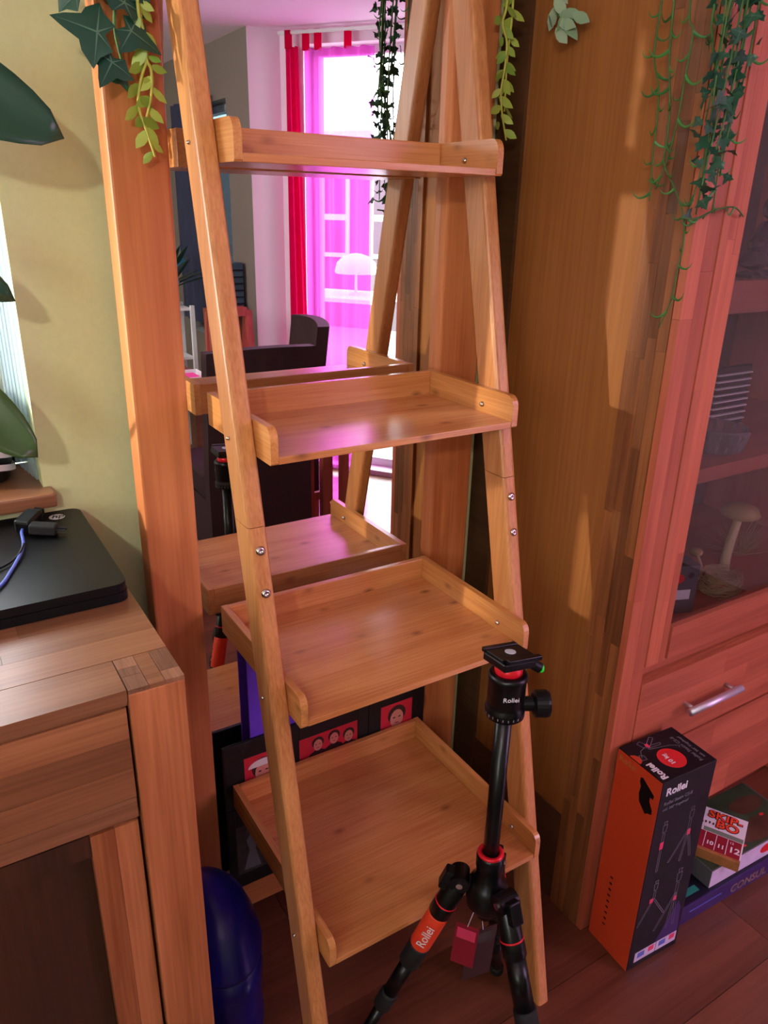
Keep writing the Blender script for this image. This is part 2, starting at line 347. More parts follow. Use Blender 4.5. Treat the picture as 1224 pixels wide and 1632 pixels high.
# back wall with window opening x -1.0..0.158, z 1.055..2.25
bm = B(); box(bm, .158, 3.0, WY, WY+.24, 0, 2.4); box(bm, -1.85, -.86, WY, WY+.24, 0, 2.4); box(bm, -.86, .158, WY, WY+.24, 0, 1.055); box(bm, -.86, .158, WY, WY+.24, 1.8, 2.4)
struct(obj('wall_back', bm, 'yellow'), 'pale yellow painted wall behind the mirror', 'wall')
bm = B(); box(bm, -2.05, -1.8, -1.9, WY+.24, 0, 2.4); box(bm, -2.05, -1.8, -4.65, -3.1, 0, 2.4); box(bm, -2.05, -1.8, -3.1, -1.9, 0, 1.3); box(bm, -2.05, -1.8, -3.1, -1.9, 2.2, 2.4)
struct(obj('wall_left', bm, 'yellow'), 'pale yellow side wall with a window behind the camera', 'wall')
struct(bxo('wall_rear', -2.05, 2.05, -4.85, -4.6, 0, 2.4, 'yellow'), 'pale wall closing the far end of the room', 'wall')
bm = B(); box(bm, 1.8, 2.05, -4.6, -4.3, 0, 2.4); box(bm, 1.8, 2.05, -3.384, -3.05, 0, 2.4); box(bm, 1.8, 2.05, -4.3, -3.384, 0, .7); box(bm, 1.8, 2.05, -4.3, -3.384, 2.1, 2.4)
struct(obj('wall_passage', bm, 'taupe'), 'shadowy grey brown wall receding in the mirror', 'wall')
struct(bxo('wall_pillar', 1.801, 2.02, -3.06, -3.045, 0, 2.4, 'rose'), 'pale wall strip left of the curtain in the mirror', 'wall')
def baybox(bm, s0, s1, d0, d1, z0, z1):
    m = Matrix((BU, BN, Vector((0, 0, 1)))).transposed().to_4x4(); m.translation = BAY0
    return box(bm, s0, s1, d0, d1, z0, z1, mat=m)
bm = B(); baybox(bm, -.06, .085, -.24, 0, 0, 2.4); baybox(bm, 1.28, 1.62, -.24, 0, 0, 2.4); baybox(bm, .085, 1.28, -.24, 0, 2.33, 2.4); baybox(bm, .085, 1.28, -.24, 0, 0, .03)
struct(obj('wall_bay', bm, 'rose'), 'slanting wall around the tall bright window', 'wall')
struct(bxo('wall_right', 2.97, 3.15, -1.75, WY+.24, 0, 2.4, 'rose'), 'pale wall beyond the display cabinet', 'wall')
bm = B(); prism(bm, [(-2.05, WY+.24), (-2.05, -4.85), (2.05, -4.85), (2.05, -3.12), (2.18, -3.12), (3.15, -1.80), (3.15, WY+.24)], (0, 0, 2.4), (1, 0, 0), (0, 1, 0), .1)
struct(obj('ceiling', bm, 'ceil'), 'pink tinted ceiling seen in the mirror', 'ceiling')

# window 1 (left of the mirror, behind the plant)
w1 = thing('window_1', 'bright window recess behind the potted rubber plant', 'window', (-.42, .3, 1.055)); w1['kind'] = 'structure'
def loc(o, parent):  # keep world coordinates when parenting to a moved empty
    o.parent = parent; o.matrix_parent_inverse = parent.matrix_world.inverted() if False else Matrix.Translation(-parent.location); return o
bm = B(); box(bm, -.86, -.8, .24, .3, 1.0805, 1.8); box(bm, .098, .158, .24, .3, 1.0805, 1.8); box(bm, -.86, .158, .24, .3, 1.74, 1.8); box(bm, -.86, .158, .24, .3, 1.0805, 1.135)
loc(obj('window_frame', bm, 'winframe'), w1)
loc(bxo('pane', -.8, .098, .268, .272, 1.135, 1.74, 'pane'), w1)
loc(bxo('window_sill', -.9, .172, .04, .24, 1.055, 1.08, 'oak_x', bev=.004), w1)
bm = B(); n = 40; g = []
for i in range(n+1):
    s = i/n; g.append([bm.verts.new((.135 + .02*s, .232 - .13*s + .006*math.sin(s*40), z)) for z in (1.085, 1.4, 1.79)])
for i in range(n):
    for j in range(2): bm.faces.new((g[i][j], g[i+1][j], g[i+1][j+1], g[i][j+1]))
o = obj('sheer_drape', bm, 'drape', smooth=True); tag(o, 'narrow white sheer drape in the window recess behind the plant', 'curtain')
# window 2 (tall bay window)
w2 = thing('window_2', 'tall bright window behind the pink curtains in the mirror', 'window', bay(.68, -.12, .03)); w2['kind'] = 'structure'
bm = B(); baybox(bm, .085, .125, -.15, -.1, .03, 2.33); baybox(bm, 1.24, 1.28, -.15, -.1, .03, 2.33); baybox(bm, .66, .70, -.15, -.1, .03, 2.33); baybox(bm, .085, 1.28, -.15, -.1, 2.29, 2.33); baybox(bm, .085, 1.28, -.15, -.1, .03, .08)
loc(obj('window_frame', bm, 'winframe'), w2)
for a, b in ((.125, .66), (.70, 1.24)): loc(obj('pane', baybox(B(), a, b, -.127, -.123, .08, 2.29), 'pane'), w2)
# window 3 (left wall, unseen) and window 4 (passage)
w3 = thing('window_3', 'window in the side wall behind the camera', 'window', (-1.95, -2.5, 1.3)); w3['kind'] = 'structure'
bm = B(); box(bm, -1.97, -1.92, -3.1, -3.05, 1.3, 2.2); box(bm, -1.97, -1.92, -1.95, -1.9, 1.3, 2.2); box(bm, -1.97, -1.92, -3.1, -1.9, 1.3, 1.35); box(bm, -1.97, -1.92, -3.1, -1.9, 2.15, 2.2); box(bm, -1.97, -1.92, -2.52, -2.48, 1.3, 2.2)
loc(obj('window_frame', bm, 'winframe'), w3)
for a, b in ((-3.05, -2.52), (-2.48, -1.95)): loc(bxo('pane', -1.947, -1.943, a, b, 1.35, 2.15, 'pane'), w3)
w4 = thing('window_4', 'narrow bright pale blue window strip seen in the mirror', 'window', (1.93, -3.84, .7)); w4['kind'] = 'structure'
bm = B(); box(bm, 1.9, 1.96, -4.3, -4.26, .7, 2.1); box(bm, 1.9, 1.96, -3.41, -3.384, .7, 2.1); box(bm, 1.9, 1.96, -4.3, -3.384, .7, .74); box(bm, 1.9, 1.96, -4.3, -3.384, 2.06, 2.1)
loc(obj('window_frame', bm, 'winframe'), w4); loc(bxo('pane', 1.928, 1.932, -4.26, -3.41, .74, 2.06, 'tintpane'), w4)
struct(bxo('baseboard_back', .998, 1.083, WY-.014, WY-.0005, 0, .07, 'oak_x'), 'low wooden baseboard between mirror and cabinet', 'baseboard')

# ------------------------------------------------------------------ mirror in a pine frame
mir = thing('mirror', 'large standing mirror in a thick pine frame', 'mirror', (.65, .03, 0))
def pl(o): return loc(o, mir)
pl(bxo('mirror_glass', .3862, .9008, .0, .006, .13, 1.99, 'mirror'))
pl(bxo('backing_board', .3862, .9008, .0065, .02, .13, 1.99, 'panel_dark'))
pl(bxo('frame_post', .297, .386, -.02, .03, 0, 2.1, 'pine_z', bev=.004)); pl(bxo('frame_post', .901, .998, -.02, .03, 0, 2.1, 'pine_z', bev=.004))
pl(bxo('frame_rail', .3865, .9005, -.02, .03, .05, .13, 'pine_x', bev=.004)); pl(bxo('frame_rail', .3865, .9005, -.02, .03, 1.99, 2.1, 'pine_x', bev=.004))

# ------------------------------------------------------------------ bamboo ladder shelf
sh = thing('ladder_shelf', 'leaning bamboo ladder shelf with four open trays', 'shelf', (.645, -.25, 0))
def ps(o): return loc(o, sh)
def legy(z): return -.093 - .2276*(1.847-z)      # front edge of the leg at height z
def legseg(x0, x1, z0, z1, grow=0.):
    bm = B(); c = []
    for z in (z0, z1):
        yf = legy(z)-grow
        for (x, yy) in ((x0-grow, yf), (x1+grow, yf), (x1+grow, yf+.058+2*grow), (x0-grow, yf+.058+2*grow)): c.append(bm.verts.new((x, yy, z)))
    for f in ((3, 2, 1, 0), (4, 5, 6, 7), (0, 1, 5, 4), (1, 2, 6, 5), (2, 3, 7, 6), (3, 0, 4, 7)): bm.faces.new([c[i] for i in f])
    bm.edges.ensure_lookup_table()
    ed = [e for e in bm.edges if abs(e.verts[0].co.z-e.verts[1].co.z) > .1]
    bmesh.ops.bevel(bm, geom=ed, offset=.007, segments=3, profile=.5, affect='EDGES'); return bm
JZ = 1.085
for x0, x1 in ((.385, .4145), (.8755, .905)):
    lg = ps(obj('leg', legseg(x0, x1, 0.0, JZ-.0006), 'bam_z'))
    up = ps(obj('upper_leg', legseg(x0, x1, JZ+.0006, 1.905), 'bam_z'))
    for z in (1.05, .985):
        bm = B(); p = Vector(((x0+x1)/2, legy(z)-.0005, z)); d = Vector((0, -.975, .222))
        lathe(bm, [(.0075, 0), (.0075, .0015), (.0055, .0035), (.002, .0042), (.0015, .003), (0, .003)], p, d, 14)
        o = ps(obj('bolt', bm, 'chrome', smooth=True)); o['label'] = 'steel bolt head on the leg'
TR = [(1.64, -.033, -.202), (1.24, -.033, -.29), (.838, -.035, -.372), (.42, -.038, -.462)]
XL, XR, TH, HT = .4152, .8748, .012, .055
for zt, yb, yf in TR:
    zb = zt-HT
    tr = ps(bxo('tray', XL+TH+.0004, XR-TH-.0004, yf+.001, yb-TH-.0004, zb, zb+.011, 'bam_x', bev=.0012))
    tr.matrix_parent_inverse = Matrix.Translation(-sh.location)
    bk = bxo('back_board', XL+TH+.0004, XR-TH-.0004, yb-TH, yb, zb, zt, 'bam_x', tr, bev=.0015)
    for x0, x1 in ((XL, XL+TH), (XR-TH, XR)):
        prof = [(yb, zb), (yb, zt)]
        for i in range(6):
            a = PI/2*i/5; prof.append((yf+.016-.016*math.sin(a), zt-.02+.02*math.cos(a)))
        prof += [(yf, zb+.003), (yf+.003, zb)]
        bm = B(); prism(bm, prof, (x0, 0, 0), (0, 1, 0), (0, 0, 1), TH)
        bmesh.ops.bevel(bm, geom=[e for e in bm.edges if e.calc_face_angle(0) > .5], offset=.0015, segments=2, affect='EDGES')
        obj('side_board', bm, 'bam_y', tr)
    zc = zt-.03
    for px, d, r in ((XR-TH, -1, .005), (XL+TH, 1, .005), (.385, -1, .003)):
        bm = B(); lathe(bm, [(r, 0), (r, .002), (r*.6, .0045), (0, .0048)], (px, legy(zc)+.03, zc), (d, 0, 0), 12)
        o = obj('screw', bm, 'chrome', tr, True); o['label'] = 'small steel screw head'

# ------------------------------------------------------------------ sideboard with laptop
sb = thing('sideboard', 'solid oak sideboard with drawers, black laptop on its top', 'sideboard', (-.3, -.2, 0))
def pb(o): return loc(o, sb)
SX0, SX1, SF, ST = -1.1, .213, -.48, 1.014
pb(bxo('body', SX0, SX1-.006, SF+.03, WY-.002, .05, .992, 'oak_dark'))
tp = pb(bxo('top', SX0, .1455, SF+.002, WY-.004, .9925, .9985, 'oak_x'))
staves(tp, 'oak_x', SX0, SX1, SF+.0705, WY-.004, .999, ST, 0, 1, 9, (.12, .34), seed=5)
staves(tp, 'oak_x', SX0, .1462, SF, SF+.0695, .999, ST, 0, 1, 1, (.3, .6), seed=8)
lgx0, lgx1 = .147, SX1
leg = pb(bxo('corner_post', lgx0, lgx1, SF-.002, SF+.0695, 0, ST-.006, 'oak_z', bev=.0015))
cols = [(lgx0, lgx0+.024), (lgx0+.024, lgx0+.043), (lgx0+.043, lgx1)]
for ci, (a, b) in enumerate(cols):
    parts = [(SF-.002, SF+.028), (SF+.028, SF+.046), (SF+.046, SF+.0695)] if ci == 0 else ([(SF-.002, SF+.0695)] if ci == 1 else [(SF-.002, SF+.02), (SF+.02, SF+.0695)])
    for p, q in parts:
        o = bxo('end_grain_block', a+.0003, b-.0003, p+.0003, q-.0003, ST-.0058, ST, 'oak_x' if ci == 1 else 'oak_end', leg)
pb(bxo('corner_post', SX0, SX0+.066, SF-.002, SF+.07, 0, ST-.022, 'oak_z'))
dr = pb(bxo('drawer', SX0+.07, .1435, SF+.012, SF+.028, .862, .990, 'oak_shaded'))
staves(dr, 'oak_shaded', SX0+.07, .1435, SF+.001, SF+.0118, .862, .9905, 0, 2, 3, (.25, .5), seed=13)
rl = pb(bxo('rail', SX0+.07, .1435, SF+.002, SF+.03, .830, .860, 'oak_x', bev=.001))
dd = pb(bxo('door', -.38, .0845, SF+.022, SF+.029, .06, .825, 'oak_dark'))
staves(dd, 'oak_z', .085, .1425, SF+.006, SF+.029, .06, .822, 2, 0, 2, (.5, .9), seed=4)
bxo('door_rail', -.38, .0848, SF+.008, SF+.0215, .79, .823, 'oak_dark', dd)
lp = thing('laptop', 'closed black laptop with round silver logo on oak sideboard', 'laptop', (.02, -.1, ST))
def plp(o): return loc(o, lp)
def rbox(x0, x1, y0, y1, z0, z1, r, bev, mw=None):
    bm = B(); poly = []
    for cxx, cyy, a0 in ((x1-r, y1-r, 0), (x0+r, y1-r, 90), (x0+r, y0+r, 180), (x1-r, y0+r, 270)):
        for i in range(6): a = math.radians(a0+90*i/5); poly.append((cxx+r*math.cos(a), cyy+r*math.sin(a)))
    prism(bm, poly, (0, 0, z0), (1, 0, 0), (0, 1, 0), z1-z0)
    bmesh.ops.bevel(bm, geom=[e for e in bm.edges if e.calc_face_angle(0) > .9], offset=bev, segments=3, affect='EDGES')
    if mw is not None: bmesh.ops.transform(bm, matrix=mw, verts=bm.verts)
    return bm
plp(obj('base', rbox(-.21, .207, -.268, .06, ST+.001, ST+.0145, .018, .002), 'black'))
lid = plp(obj('lid', rbox(-.209, .206, -.267, .059, ST+.0152, ST+.028, .018, .003), 'black'))
ring = B(); fl_c = (.166, .03, ST+.0281)
disc = obj('logo_disc', flat(ring, ell(.0125, .0125, 28), fl_c, (1, 0, 0), (0, 1, 0)), 'silverprint', lid)
text('logo_letters', 'hp', .021, (.1665, .0245, ST+.0284), (1, 0, 0), (0, 1, 0), 'black', lid, 'CENTER', shear=.3)
cb = thing('charger_cable', 'thin bluish cable with black plug lying on the laptop lid', 'cable', (.09, -.1, ST+.03))
zc = ST+.0315
loc(obj('cord', tube(B(), smoothpath([(-.02, -.27, zc), (.045, -.212, zc), (.072, -.159, zc), (.098, -.088, zc+.003), (.104, -.035, zc+.006), (.112, -.02, zc+.009)], 8), .0024, 8), 'cable', smooth=True), cb)
loc(obj('cord', tube(B(), smoothpath([(-.03, -.18, zc), (.055, -.145, zc), (.085, -.118, zc+.002), (.1, -.09, zc+.009)], 8), .0018, 6), 'black', smooth=True), cb)
bm = B(); m0 = Matrix.Translation((.12, -.008, zc+.012)) @ Euler((.1, -.15, .9)).to_matrix().to_4x4()
box(bm, -.024, .02, -.013, .013, -.012, .012, .004, mat=m0); box(bm, .02, .034, -.008, .008, -.006, .006, .002, mat=m0)
loc(obj('plug', bm, 'black'), cb)
bm = B(); m0 = Matrix.Translation((.135, -.04, zc+.008)) @ Euler((.0, .1, -.4)).to_matrix().to_4x4(); box(bm, -.02, .02, -.011, .011, -.008, .008, .003, mat=m0)
for s in (-.005, .005): cyl(bm, m0 @ Vector((.02, s, 0)), m0 @ Vector((.034, s, 0)), .002, n=8)
loc(obj('plug', bm, 'rubber'), cb)

# ------------------------------------------------------------------ rubber plant on the sill
pp = thing('potted_rubber_plant', 'rubber plant in a black pot with white stripes on the window sill', 'potted plant', (.058, .162, 1.08))
def ppl(o): return loc(o, pp)
pc = Vector((.063, .168, 1.0805)); PR = .066
ppl(obj('pot', lathe(B(), [(.045, 0), (.056, .004), (.066, .05), (.068, .1), (.066, .148), (.06, .15), (.058, .12), (0, .12)], pc, n=32), 'pot', smooth=True))
for dz, ph in ((.055, 0), (.032, 0)):
    bm = B(); prev = None
    for i in range(33):
        a = 2*PI*i/32; z = dz + .016*math.sin(a-2.2+ph); r = .0662 + .0012 + .003*(z-.05)/.05*.5
        c = [bm.verts.new(pc + Vector((r*math.cos(a), r*math.sin(a), z + t))) for t in (-.0055, .0055)]
        if prev: bm.faces.new((prev[0], c[0], c[1], prev[1]))
        prev = c
    o = ppl(obj('stripe', bm, 'whiteprint', smooth=True))
ppl(obj('stem', tube(B(), smoothpath([(.058, .162, 1.2), (.03, .06, 1.27), (-.02, -.06, 1.42), (-.03, -.10, 1.62), (-.02, -.11, 1.78)], 6), .007, 8, .004), 'rib', smooth=True))
def leaf(tip, base, width, up, mat, fold=.25, curl=.12, name='leaf', parent=None, n=12, rib=True):
    base, tip, up = Vector(base), Vector(tip), Vector(up).normalized(); ax = tip-base; L = ax.length; ax.normalize()
    sd = ax.cross(up).normalized(); nn = sd.cross(ax); bm = B(); rows = []
    for i in range(n+1):
        t = i/n; wv = width*(math.sin(PI*t**.85)**.55 if 0 < t < 1 else 0.0); r = []
        for j in range(-3, 4):
            s = j/3; r.append(bm.verts.new(base + ax*(L*t) + sd*(s*wv) + nn*(abs(s)*wv*fold - curl*L*(t-.2)**2)))
        rows.append(r)
    for a, c in zip(rows, rows[1:]):
        for j in range(6): bm.faces.new((a[j], a[j+1], c[j+1], c[j]))
    bmesh.ops.remove_doubles(bm, verts=bm.verts, dist=1e-6)
    o = obj(name, bm, mat, None, True)
    md = o.modifiers.new('thick', 'SOLIDIFY'); md.thickness = .0012
    return o
bases = [((-.03, -.10, 1.70), (.217, -.15, 1.612), .056, (-.25, -.85, .45), 'ficus'), ((-.02, -.08, 1.50), (.142, -.1, 1.412), .034, (-.2, -.6, .7), 'ficus'),
         ((.0, -.03, 1.33), (.138, -.1, 1.19), .042, (-.1, -.75, .55), 'ficus_b'), ((-.02, -.11, 1.78), (-.1, -.25, 1.9), .05, (0, -.6, .8), 'ficus'),
         ((-.03, -.08, 1.55), (-.2, -.15, 1.5), .05, (0, -.6, .8), 'ficus'), ((0.0, .0, 1.33), (-.15, -.05, 1.25), .045, (0, -.6, .8), 'ficus')]
for b, t, wd, up, mt in bases:
    ppl(leaf(t, b, wd, up, mt))

# ------------------------------------------------------------------ display cabinet on the right
XC, YF, CX1, CT = 1.083, -.41, 1.98, 2.05
vc = thing('display_cabinet', 'tall glass-fronted display cabinet of reddish wood', 'cabinet', (1.5, -.16, 0))
def pv(o): return loc(o, vc)
pv(bxo('back_stile', XC, XC+.03, -.002, WY-.002, .0, CT, 'panel_dark'))
pv(bxo('side_panel', XC+.008, XC+.02, -.325, -.0025, .25, CT, 'panel'))
fs = pv(bxo('front_stile', XC+.008, XC+.03, YF, -.3255, .0, CT, 'stile_z'))
staves(fs, 'stile_z', XC, XC+.0076, YF+.0005, -.326, 0.0, CT, 2, 1, 4, (.12, .45), seed=21)
pv(bxo('plinth', XC+.004, XC+.02, -.325, -.0025, 0, .2495, 'panel_dark'))
pv(bxo('back_board', XC+.03, CX1, WY-.014, WY-.004, .02, CT, 'oak_dark'))
pv(bxo('right_side', CX1, CX1+.022, YF+.002, WY-.002, 0, CT, 'beech_z')); pv(bxo('cabinet_top', XC, CX1+.022, YF, WY-.002, CT+.0005, CT+.025, 'beech_x'))
for n_, z0, z1 in (('cabinet_floor', .70, .722), ('shelf_board', 1.035, 1.066), ('shelf_board', 1.366, 1.425)):
    pv(bxo(n_, XC+.031, CX1-.001, YF+.04 if n_ == 'shelf_board' else YF+.024, WY-.015, z0, z1, 'beech_x', bev=.001))
ff = pv(bxo('face_stile', XC+.0305, 1.149, YF+.003, YF+.022, 0, CT, 'beech_z'))
staves(ff, 'beech_z', XC+.001, 1.149, YF-.016, YF-.0005, 0, CT, 2, 0, 2, (.5, .9), seed=2)
dg = pv(bxo('door', 1.2075, 1.216, YF-.012, YF+.004, .70, 2.02, 'beech_z'))
staves(dg, 'beech_z', 1.1505, 1.2072, YF-.018, YF+.004, .686, 2.03, 2, 0, 3, (.25, .8), name='door_stile', seed=31)
bxo('door_rail', 1.2165, 1.84, YF-.018, YF+.004, .686, .760, 'beech_x', dg); bxo('door_rail', 1.2165, 1.84, YF-.018, YF+.004, 1.96, 2.03, 'beech_x', dg)
bxo('door_stile', 1.8405, 1.91, YF-.018, YF+.004, .686, 2.03, 'beech_z', dg)
bxo('glass_pane', 1.2165, 1.84, YF-.006, YF-.002, .7605, 1.9595, 'cabglass', dg)
pv(bxo('face_rail', 1.1495, CX1, YF+.003, YF+.02, .650, .684, 'beech_x'))
for i, (z0, z1) in enumerate(((.458, .645), (.205, .452))):
    d_ = pv(bxo('drawer', 1.15, 1.95, YF-.004, YF+.02, z0, z1, 'beech_x'))
    staves(d_, 'beech_x', 1.15, 1.95, YF-.018, YF-.0045, z0, z1, 0, 2, 3, (.2, .5), seed=40+i)
    if i: continue
    bm = B(); zc = (z0+z1)/2; a, b = (1.296, 1.462)
    cyl(bm, (a-.006, YF-.046, zc-.006), (b+.006, YF-.046, zc-.006), .0085, n=16)
    for xx in (a+.012, b-.012): cyl(bm, (xx, YF-.017, zc-.006), (xx, YF-.046, zc-.006), .005, n=10)
    o = obj('handle', bm, 'alu', d_, True); o['label'] = 'brushed aluminium bar handle'
pv(bxo('toe_board', 1.1495, CX1-.001, YF+.12, YF+.135, 0, .1995, 'beech_x')); pv(bxo('bottom_board', 1.1495, CX1-.001, YF+.003, YF+.119, .19, .2045, 'beech_x'))

# contents of the cabinet
def bowl(label, c, r, h):
    bm = B(); lathe(bm, [(r*.45, 0), (r*.5, .004), (r*.8, h*.4), (r, h), (r*.96, h), (r*.75, h*.45), (r*.42, .012), (0, .012)], c, n=24)
    o = obj('glass_bowl', bm, 'crystal', smooth=True); return tag(o, label, 'bowl')
t = thing('glass_bowl', 'ribbed clear glass bowl on the cabinet shelf', 'bowl', (1.43, -.30, 1.0665))
loc(obj('bowl_body', lathe(B(), [(.034, 0), (.05, .006), (.062, .05), (.064, .056), (.06, .056), (.046, .01), (0, .01)], (1.43, -.30, 1.0665), n=24), 'crystal', smooth=True), t)
bm = B()
for i in range(18):
    a = 2*PI*i/18; cyl(bm, (1.43+.053*math.cos(a), -.30+.053*math.sin(a), 1.074), (1.43+.0635*math.cos(a), -.30+.0635*math.sin(a), 1.116), .004, n=6)
loc(obj('ribs', bm, 'crystal', smooth=True), t)
t = thing('card_box', 'pale upright game box standing behind the glass bowl', 'box', (1.44, -.19, 1.0665))
loc(bxo('box_body', 1.40, 1.51, -.2, -.17, 1.0665, 1.21, 'greycard', bev=.001), t); loc(bxo('printed_front', 1.408, 1.43, -.2015, -.2003, 1.075, 1.2, 'whiteprint'), t); loc(bxo('printed_front', 1.445, 1.50, -.2015, -.2003, 1.12, 1.19, 'greyprint'), t)
t = thing('slatted_card_rack', 'upright rack of thin pale slats on the cabinet shelf', 'rack', (1.6, -.22, 1.0665))
loc(bxo('rack_back', 1.535, 1.67, -.20, -.19, 1.0665, 1.215, 'boxblack'), t)
for i in range(9): loc(bxo('slat', 1.54, 1.665, -.208, -.2005, 1.074+.0155*i, 1.077+.0155*i, 'whiteprint'), t)
def figurine(label, c, hh, mat='crystal'):
    t = thing('crystal_figurine', label, 'figurine', c); c = Vector(c)
    loc(obj('figurine_base', lathe(B(), [(.03, 0), (.03, .006), (.014, .012), (0, .012)], c, n=10), mat), t)
    loc(obj('figurine_body', lathe(B(), [(.0, .0123), (.024, .02), (.03, hh*.35), (.018, hh*.6), (.012, hh*.66), (0, hh*.68)], c, n=8), mat), t)
    loc(obj('figurine_head', lathe(B(), [(0, hh*.681), (.014, hh*.74), (.016, hh*.85), (.008, hh*.97), (0, hh)], c, n=8), mat), t)
figurine('smoky glass figurine on the upper cabinet shelf, taller one', (1.47, -.30, 1.4255), .15, 'darkglass')
figurine('small clear glass figurine on the upper cabinet shelf', (1.54, -.32, 1.4255), .09)
figurine('clear glass figurine at the right on the upper cabinet shelf', (1.40, -.33, 1.4255), .075, 'darkglass')
def mushroom(label, c, h, r, lean, cap):
    t = thing('mushroom_ornament', label, 'ornament', c); c = Vector(c); top = c + Vector((lean*h, 0, h))
    loc(obj('stalk', tube(B(), smoothpath([c, c + Vector((-lean*h*.3, 0, h*.4)), top], 6), r*.3, 10, r*.2), 'cream', smooth=True), t)
    loc(obj('cap', lathe(B(), [(r*.18, -.003), (r*.9, -.006), (r, 0), (r*.85, r*.3), (r*.45, r*.5), (0, r*.55)], top, (lean*.3, 0, 1), 18), cap, smooth=True), t)
mushroom('taller mushroom ornament with a flat tan cap in the cabinet', (1.58, -.29, .7225), .165, .045, .1, 'capbrown')
mushroom('shorter mushroom ornament with a dark cap in the cabinet', (1.45, -.22, .7225), .165, .035, -.08, 'photo_dark')
mushroom('tiny leaning mushroom ornament between two larger ones', (1.515, -.265, .7225), .08, .016, -.3, 'capbrown')
rnd = random.Random(11)
bm = B()
for i in range(140):
    a0 = rnd.uniform(0, 2*PI); R = rnd.uniform(.03, .055); h = rnd.uniform(0, .045); pts = []
    for k in range(6):
        a = a0 + k*.28; pts.append((1.50+R*math.cos(a)*(1+rnd.uniform(-.08, .12)), -.335+R*.8*math.sin(a), .725+h+rnd.uniform(0, .008)))
    tube(bm, pts, .0011, 4)
o = obj('straw_nest', bm, 'straw'); tag(o, 'round pale straw nest on the cabinet floor', 'nest'); o['kind'] = 'stuff'
t = thing('spiky_dried_bundle', 'bundle of dried spiky grass lying behind the straw nest', 'dried grass', (1.63, -.27, .7225))
bm = B()
for i in range(120):
    a = rnd.uniform(0, 2*PI); e = rnd.uniform(.1, 1.2); L_ = rnd.uniform(.06, .12); p = Vector((1.74+rnd.uniform(-.02, .02), -.22+rnd.uniform(-.02, .02), .73))
    tube(bm, [p, p + Vector((math.cos(a)*math.cos(e), math.sin(a)*math.cos(e)*.7, math.sin(e)))*L_], .0012, 4, .0004)
o = loc(obj('spikes', bm, 'straw'), t); o['kind'] = 'stuff'
t = thing('small_card_box', 'small pale card box with red dots behind cabinet glass', 'box', (1.33, -.33, .7225))
mW = Matrix.Translation((1.335, -.325, .7225)) @ Euler((0, 0, -.35)).to_matrix().to_4x4()
o = loc(obj('box_body', box(B(), -.045, .045, -.025, .025, 0, .115, .001, mat=mW), 'greycard'), t)
bm = B(); flat(bm, ell(.011, .011, 16), mW @ Vector((.0, -.0257, .085)), mW.to_3x3() @ Vector((1, 0, 0)), (0, 0, 1)); loc(obj('red_dot', bm, 'boxred'), t)
bm = B(); flat(bm, ell(.007, .007, 16), mW @ Vector((.026, -.0257, .092)), mW.to_3x3() @ Vector((1, 0, 0)), (0, 0, 1)); loc(obj('dark_dot', bm, 'photo_dark'), t)
loc(obj('printed_label', box(B(), -.02, .03, -.0262, -.0256, .035, .058, mat=mW), 'whiteprint'), t)

# ------------------------------------------------------------------ tripod box
tb = thing('tripod_carton', 'tall black and orange printed tripod carton standing on the floor', 'box', (1.17, -.48, 0))
BW, BD, BH = .152, .118, .515
mB = Matrix.Translation((1.094, -.552, .0)) @ Euler((0, 0, math.radians(-3.5))).to_matrix().to_4x4()
def bp(x, y_, z): return mB @ Vector((x, y_, z))
ux, uy, uz = (mB.to_3x3() @ Vector((1, 0, 0))), (mB.to_3x3() @ Vector((0, 1, 0))), Vector((0, 0, 1))
def ptb(o): return loc(o, tb)
ptb(obj('carton', box(B(), 0, BW, 0, BD, .0005, BH, .0015, mat=mB), 'boxblack'))
ptb(obj('orange_side', box(B(), -.0008, .0002, .001, BD-.001, .001, BH-.002, mat=mB), 'boxorange'))
tdef = dict(parent=None)
def btext(n_, s, size, o, u, v, mat, **k): return ptb(text(n_, s, size, o, u, v, mat, None, **k))
E_ = .0005
# front face (y=0): writing runs along +x
btext('brand_lettering', 'Rollei', .026, bp(.014, -E_, BH-.038), ux, uz, 'whiteprint', bold=.0006)
btext('model_lettering', 'Rollei Stativ CS-II', .0115, bp(.014, -E_, BH-.062), ux, uz, 'greyprint')
btext('model_lettering', 'inkl. 360\u00b0 Kugelkopf', .0088, bp(.014, -E_, BH-.076), ux, uz, 'greyprint')
def fline(bm, pts, wd, face):
    for (a, b), (c, d) in zip(pts, pts[1:]):
        L_ = math.hypot(c-a, d-b) or 1e-6; px, py = -(d-b)/L_*wd/2, (c-a)/L_*wd/2
        q = [(a+px, b+py), (c+px, d+py), (c-px, d-py), (a-px, b-py)]
        bm.faces.new([bm.verts.new(face(*t)) for t in q])
F = lambda x, z: bp(x, -E_, z)
T_ = lambda x, y_: bp(x, y_, BH+E_)
def outline(face, cx_, cz, ang, L_, wd, lw=.0011):
    ca, sa = math.cos(ang), math.sin(ang)
    P = [(-wd, 0), (-wd, -L_), (wd, -L_), (wd, 0), (-wd, 0)]; bm = B()
    fline(bm, [(cx_ + a*ca - b*sa, cz + a*sa + b*ca) for a, b in P], lw, face); return bm
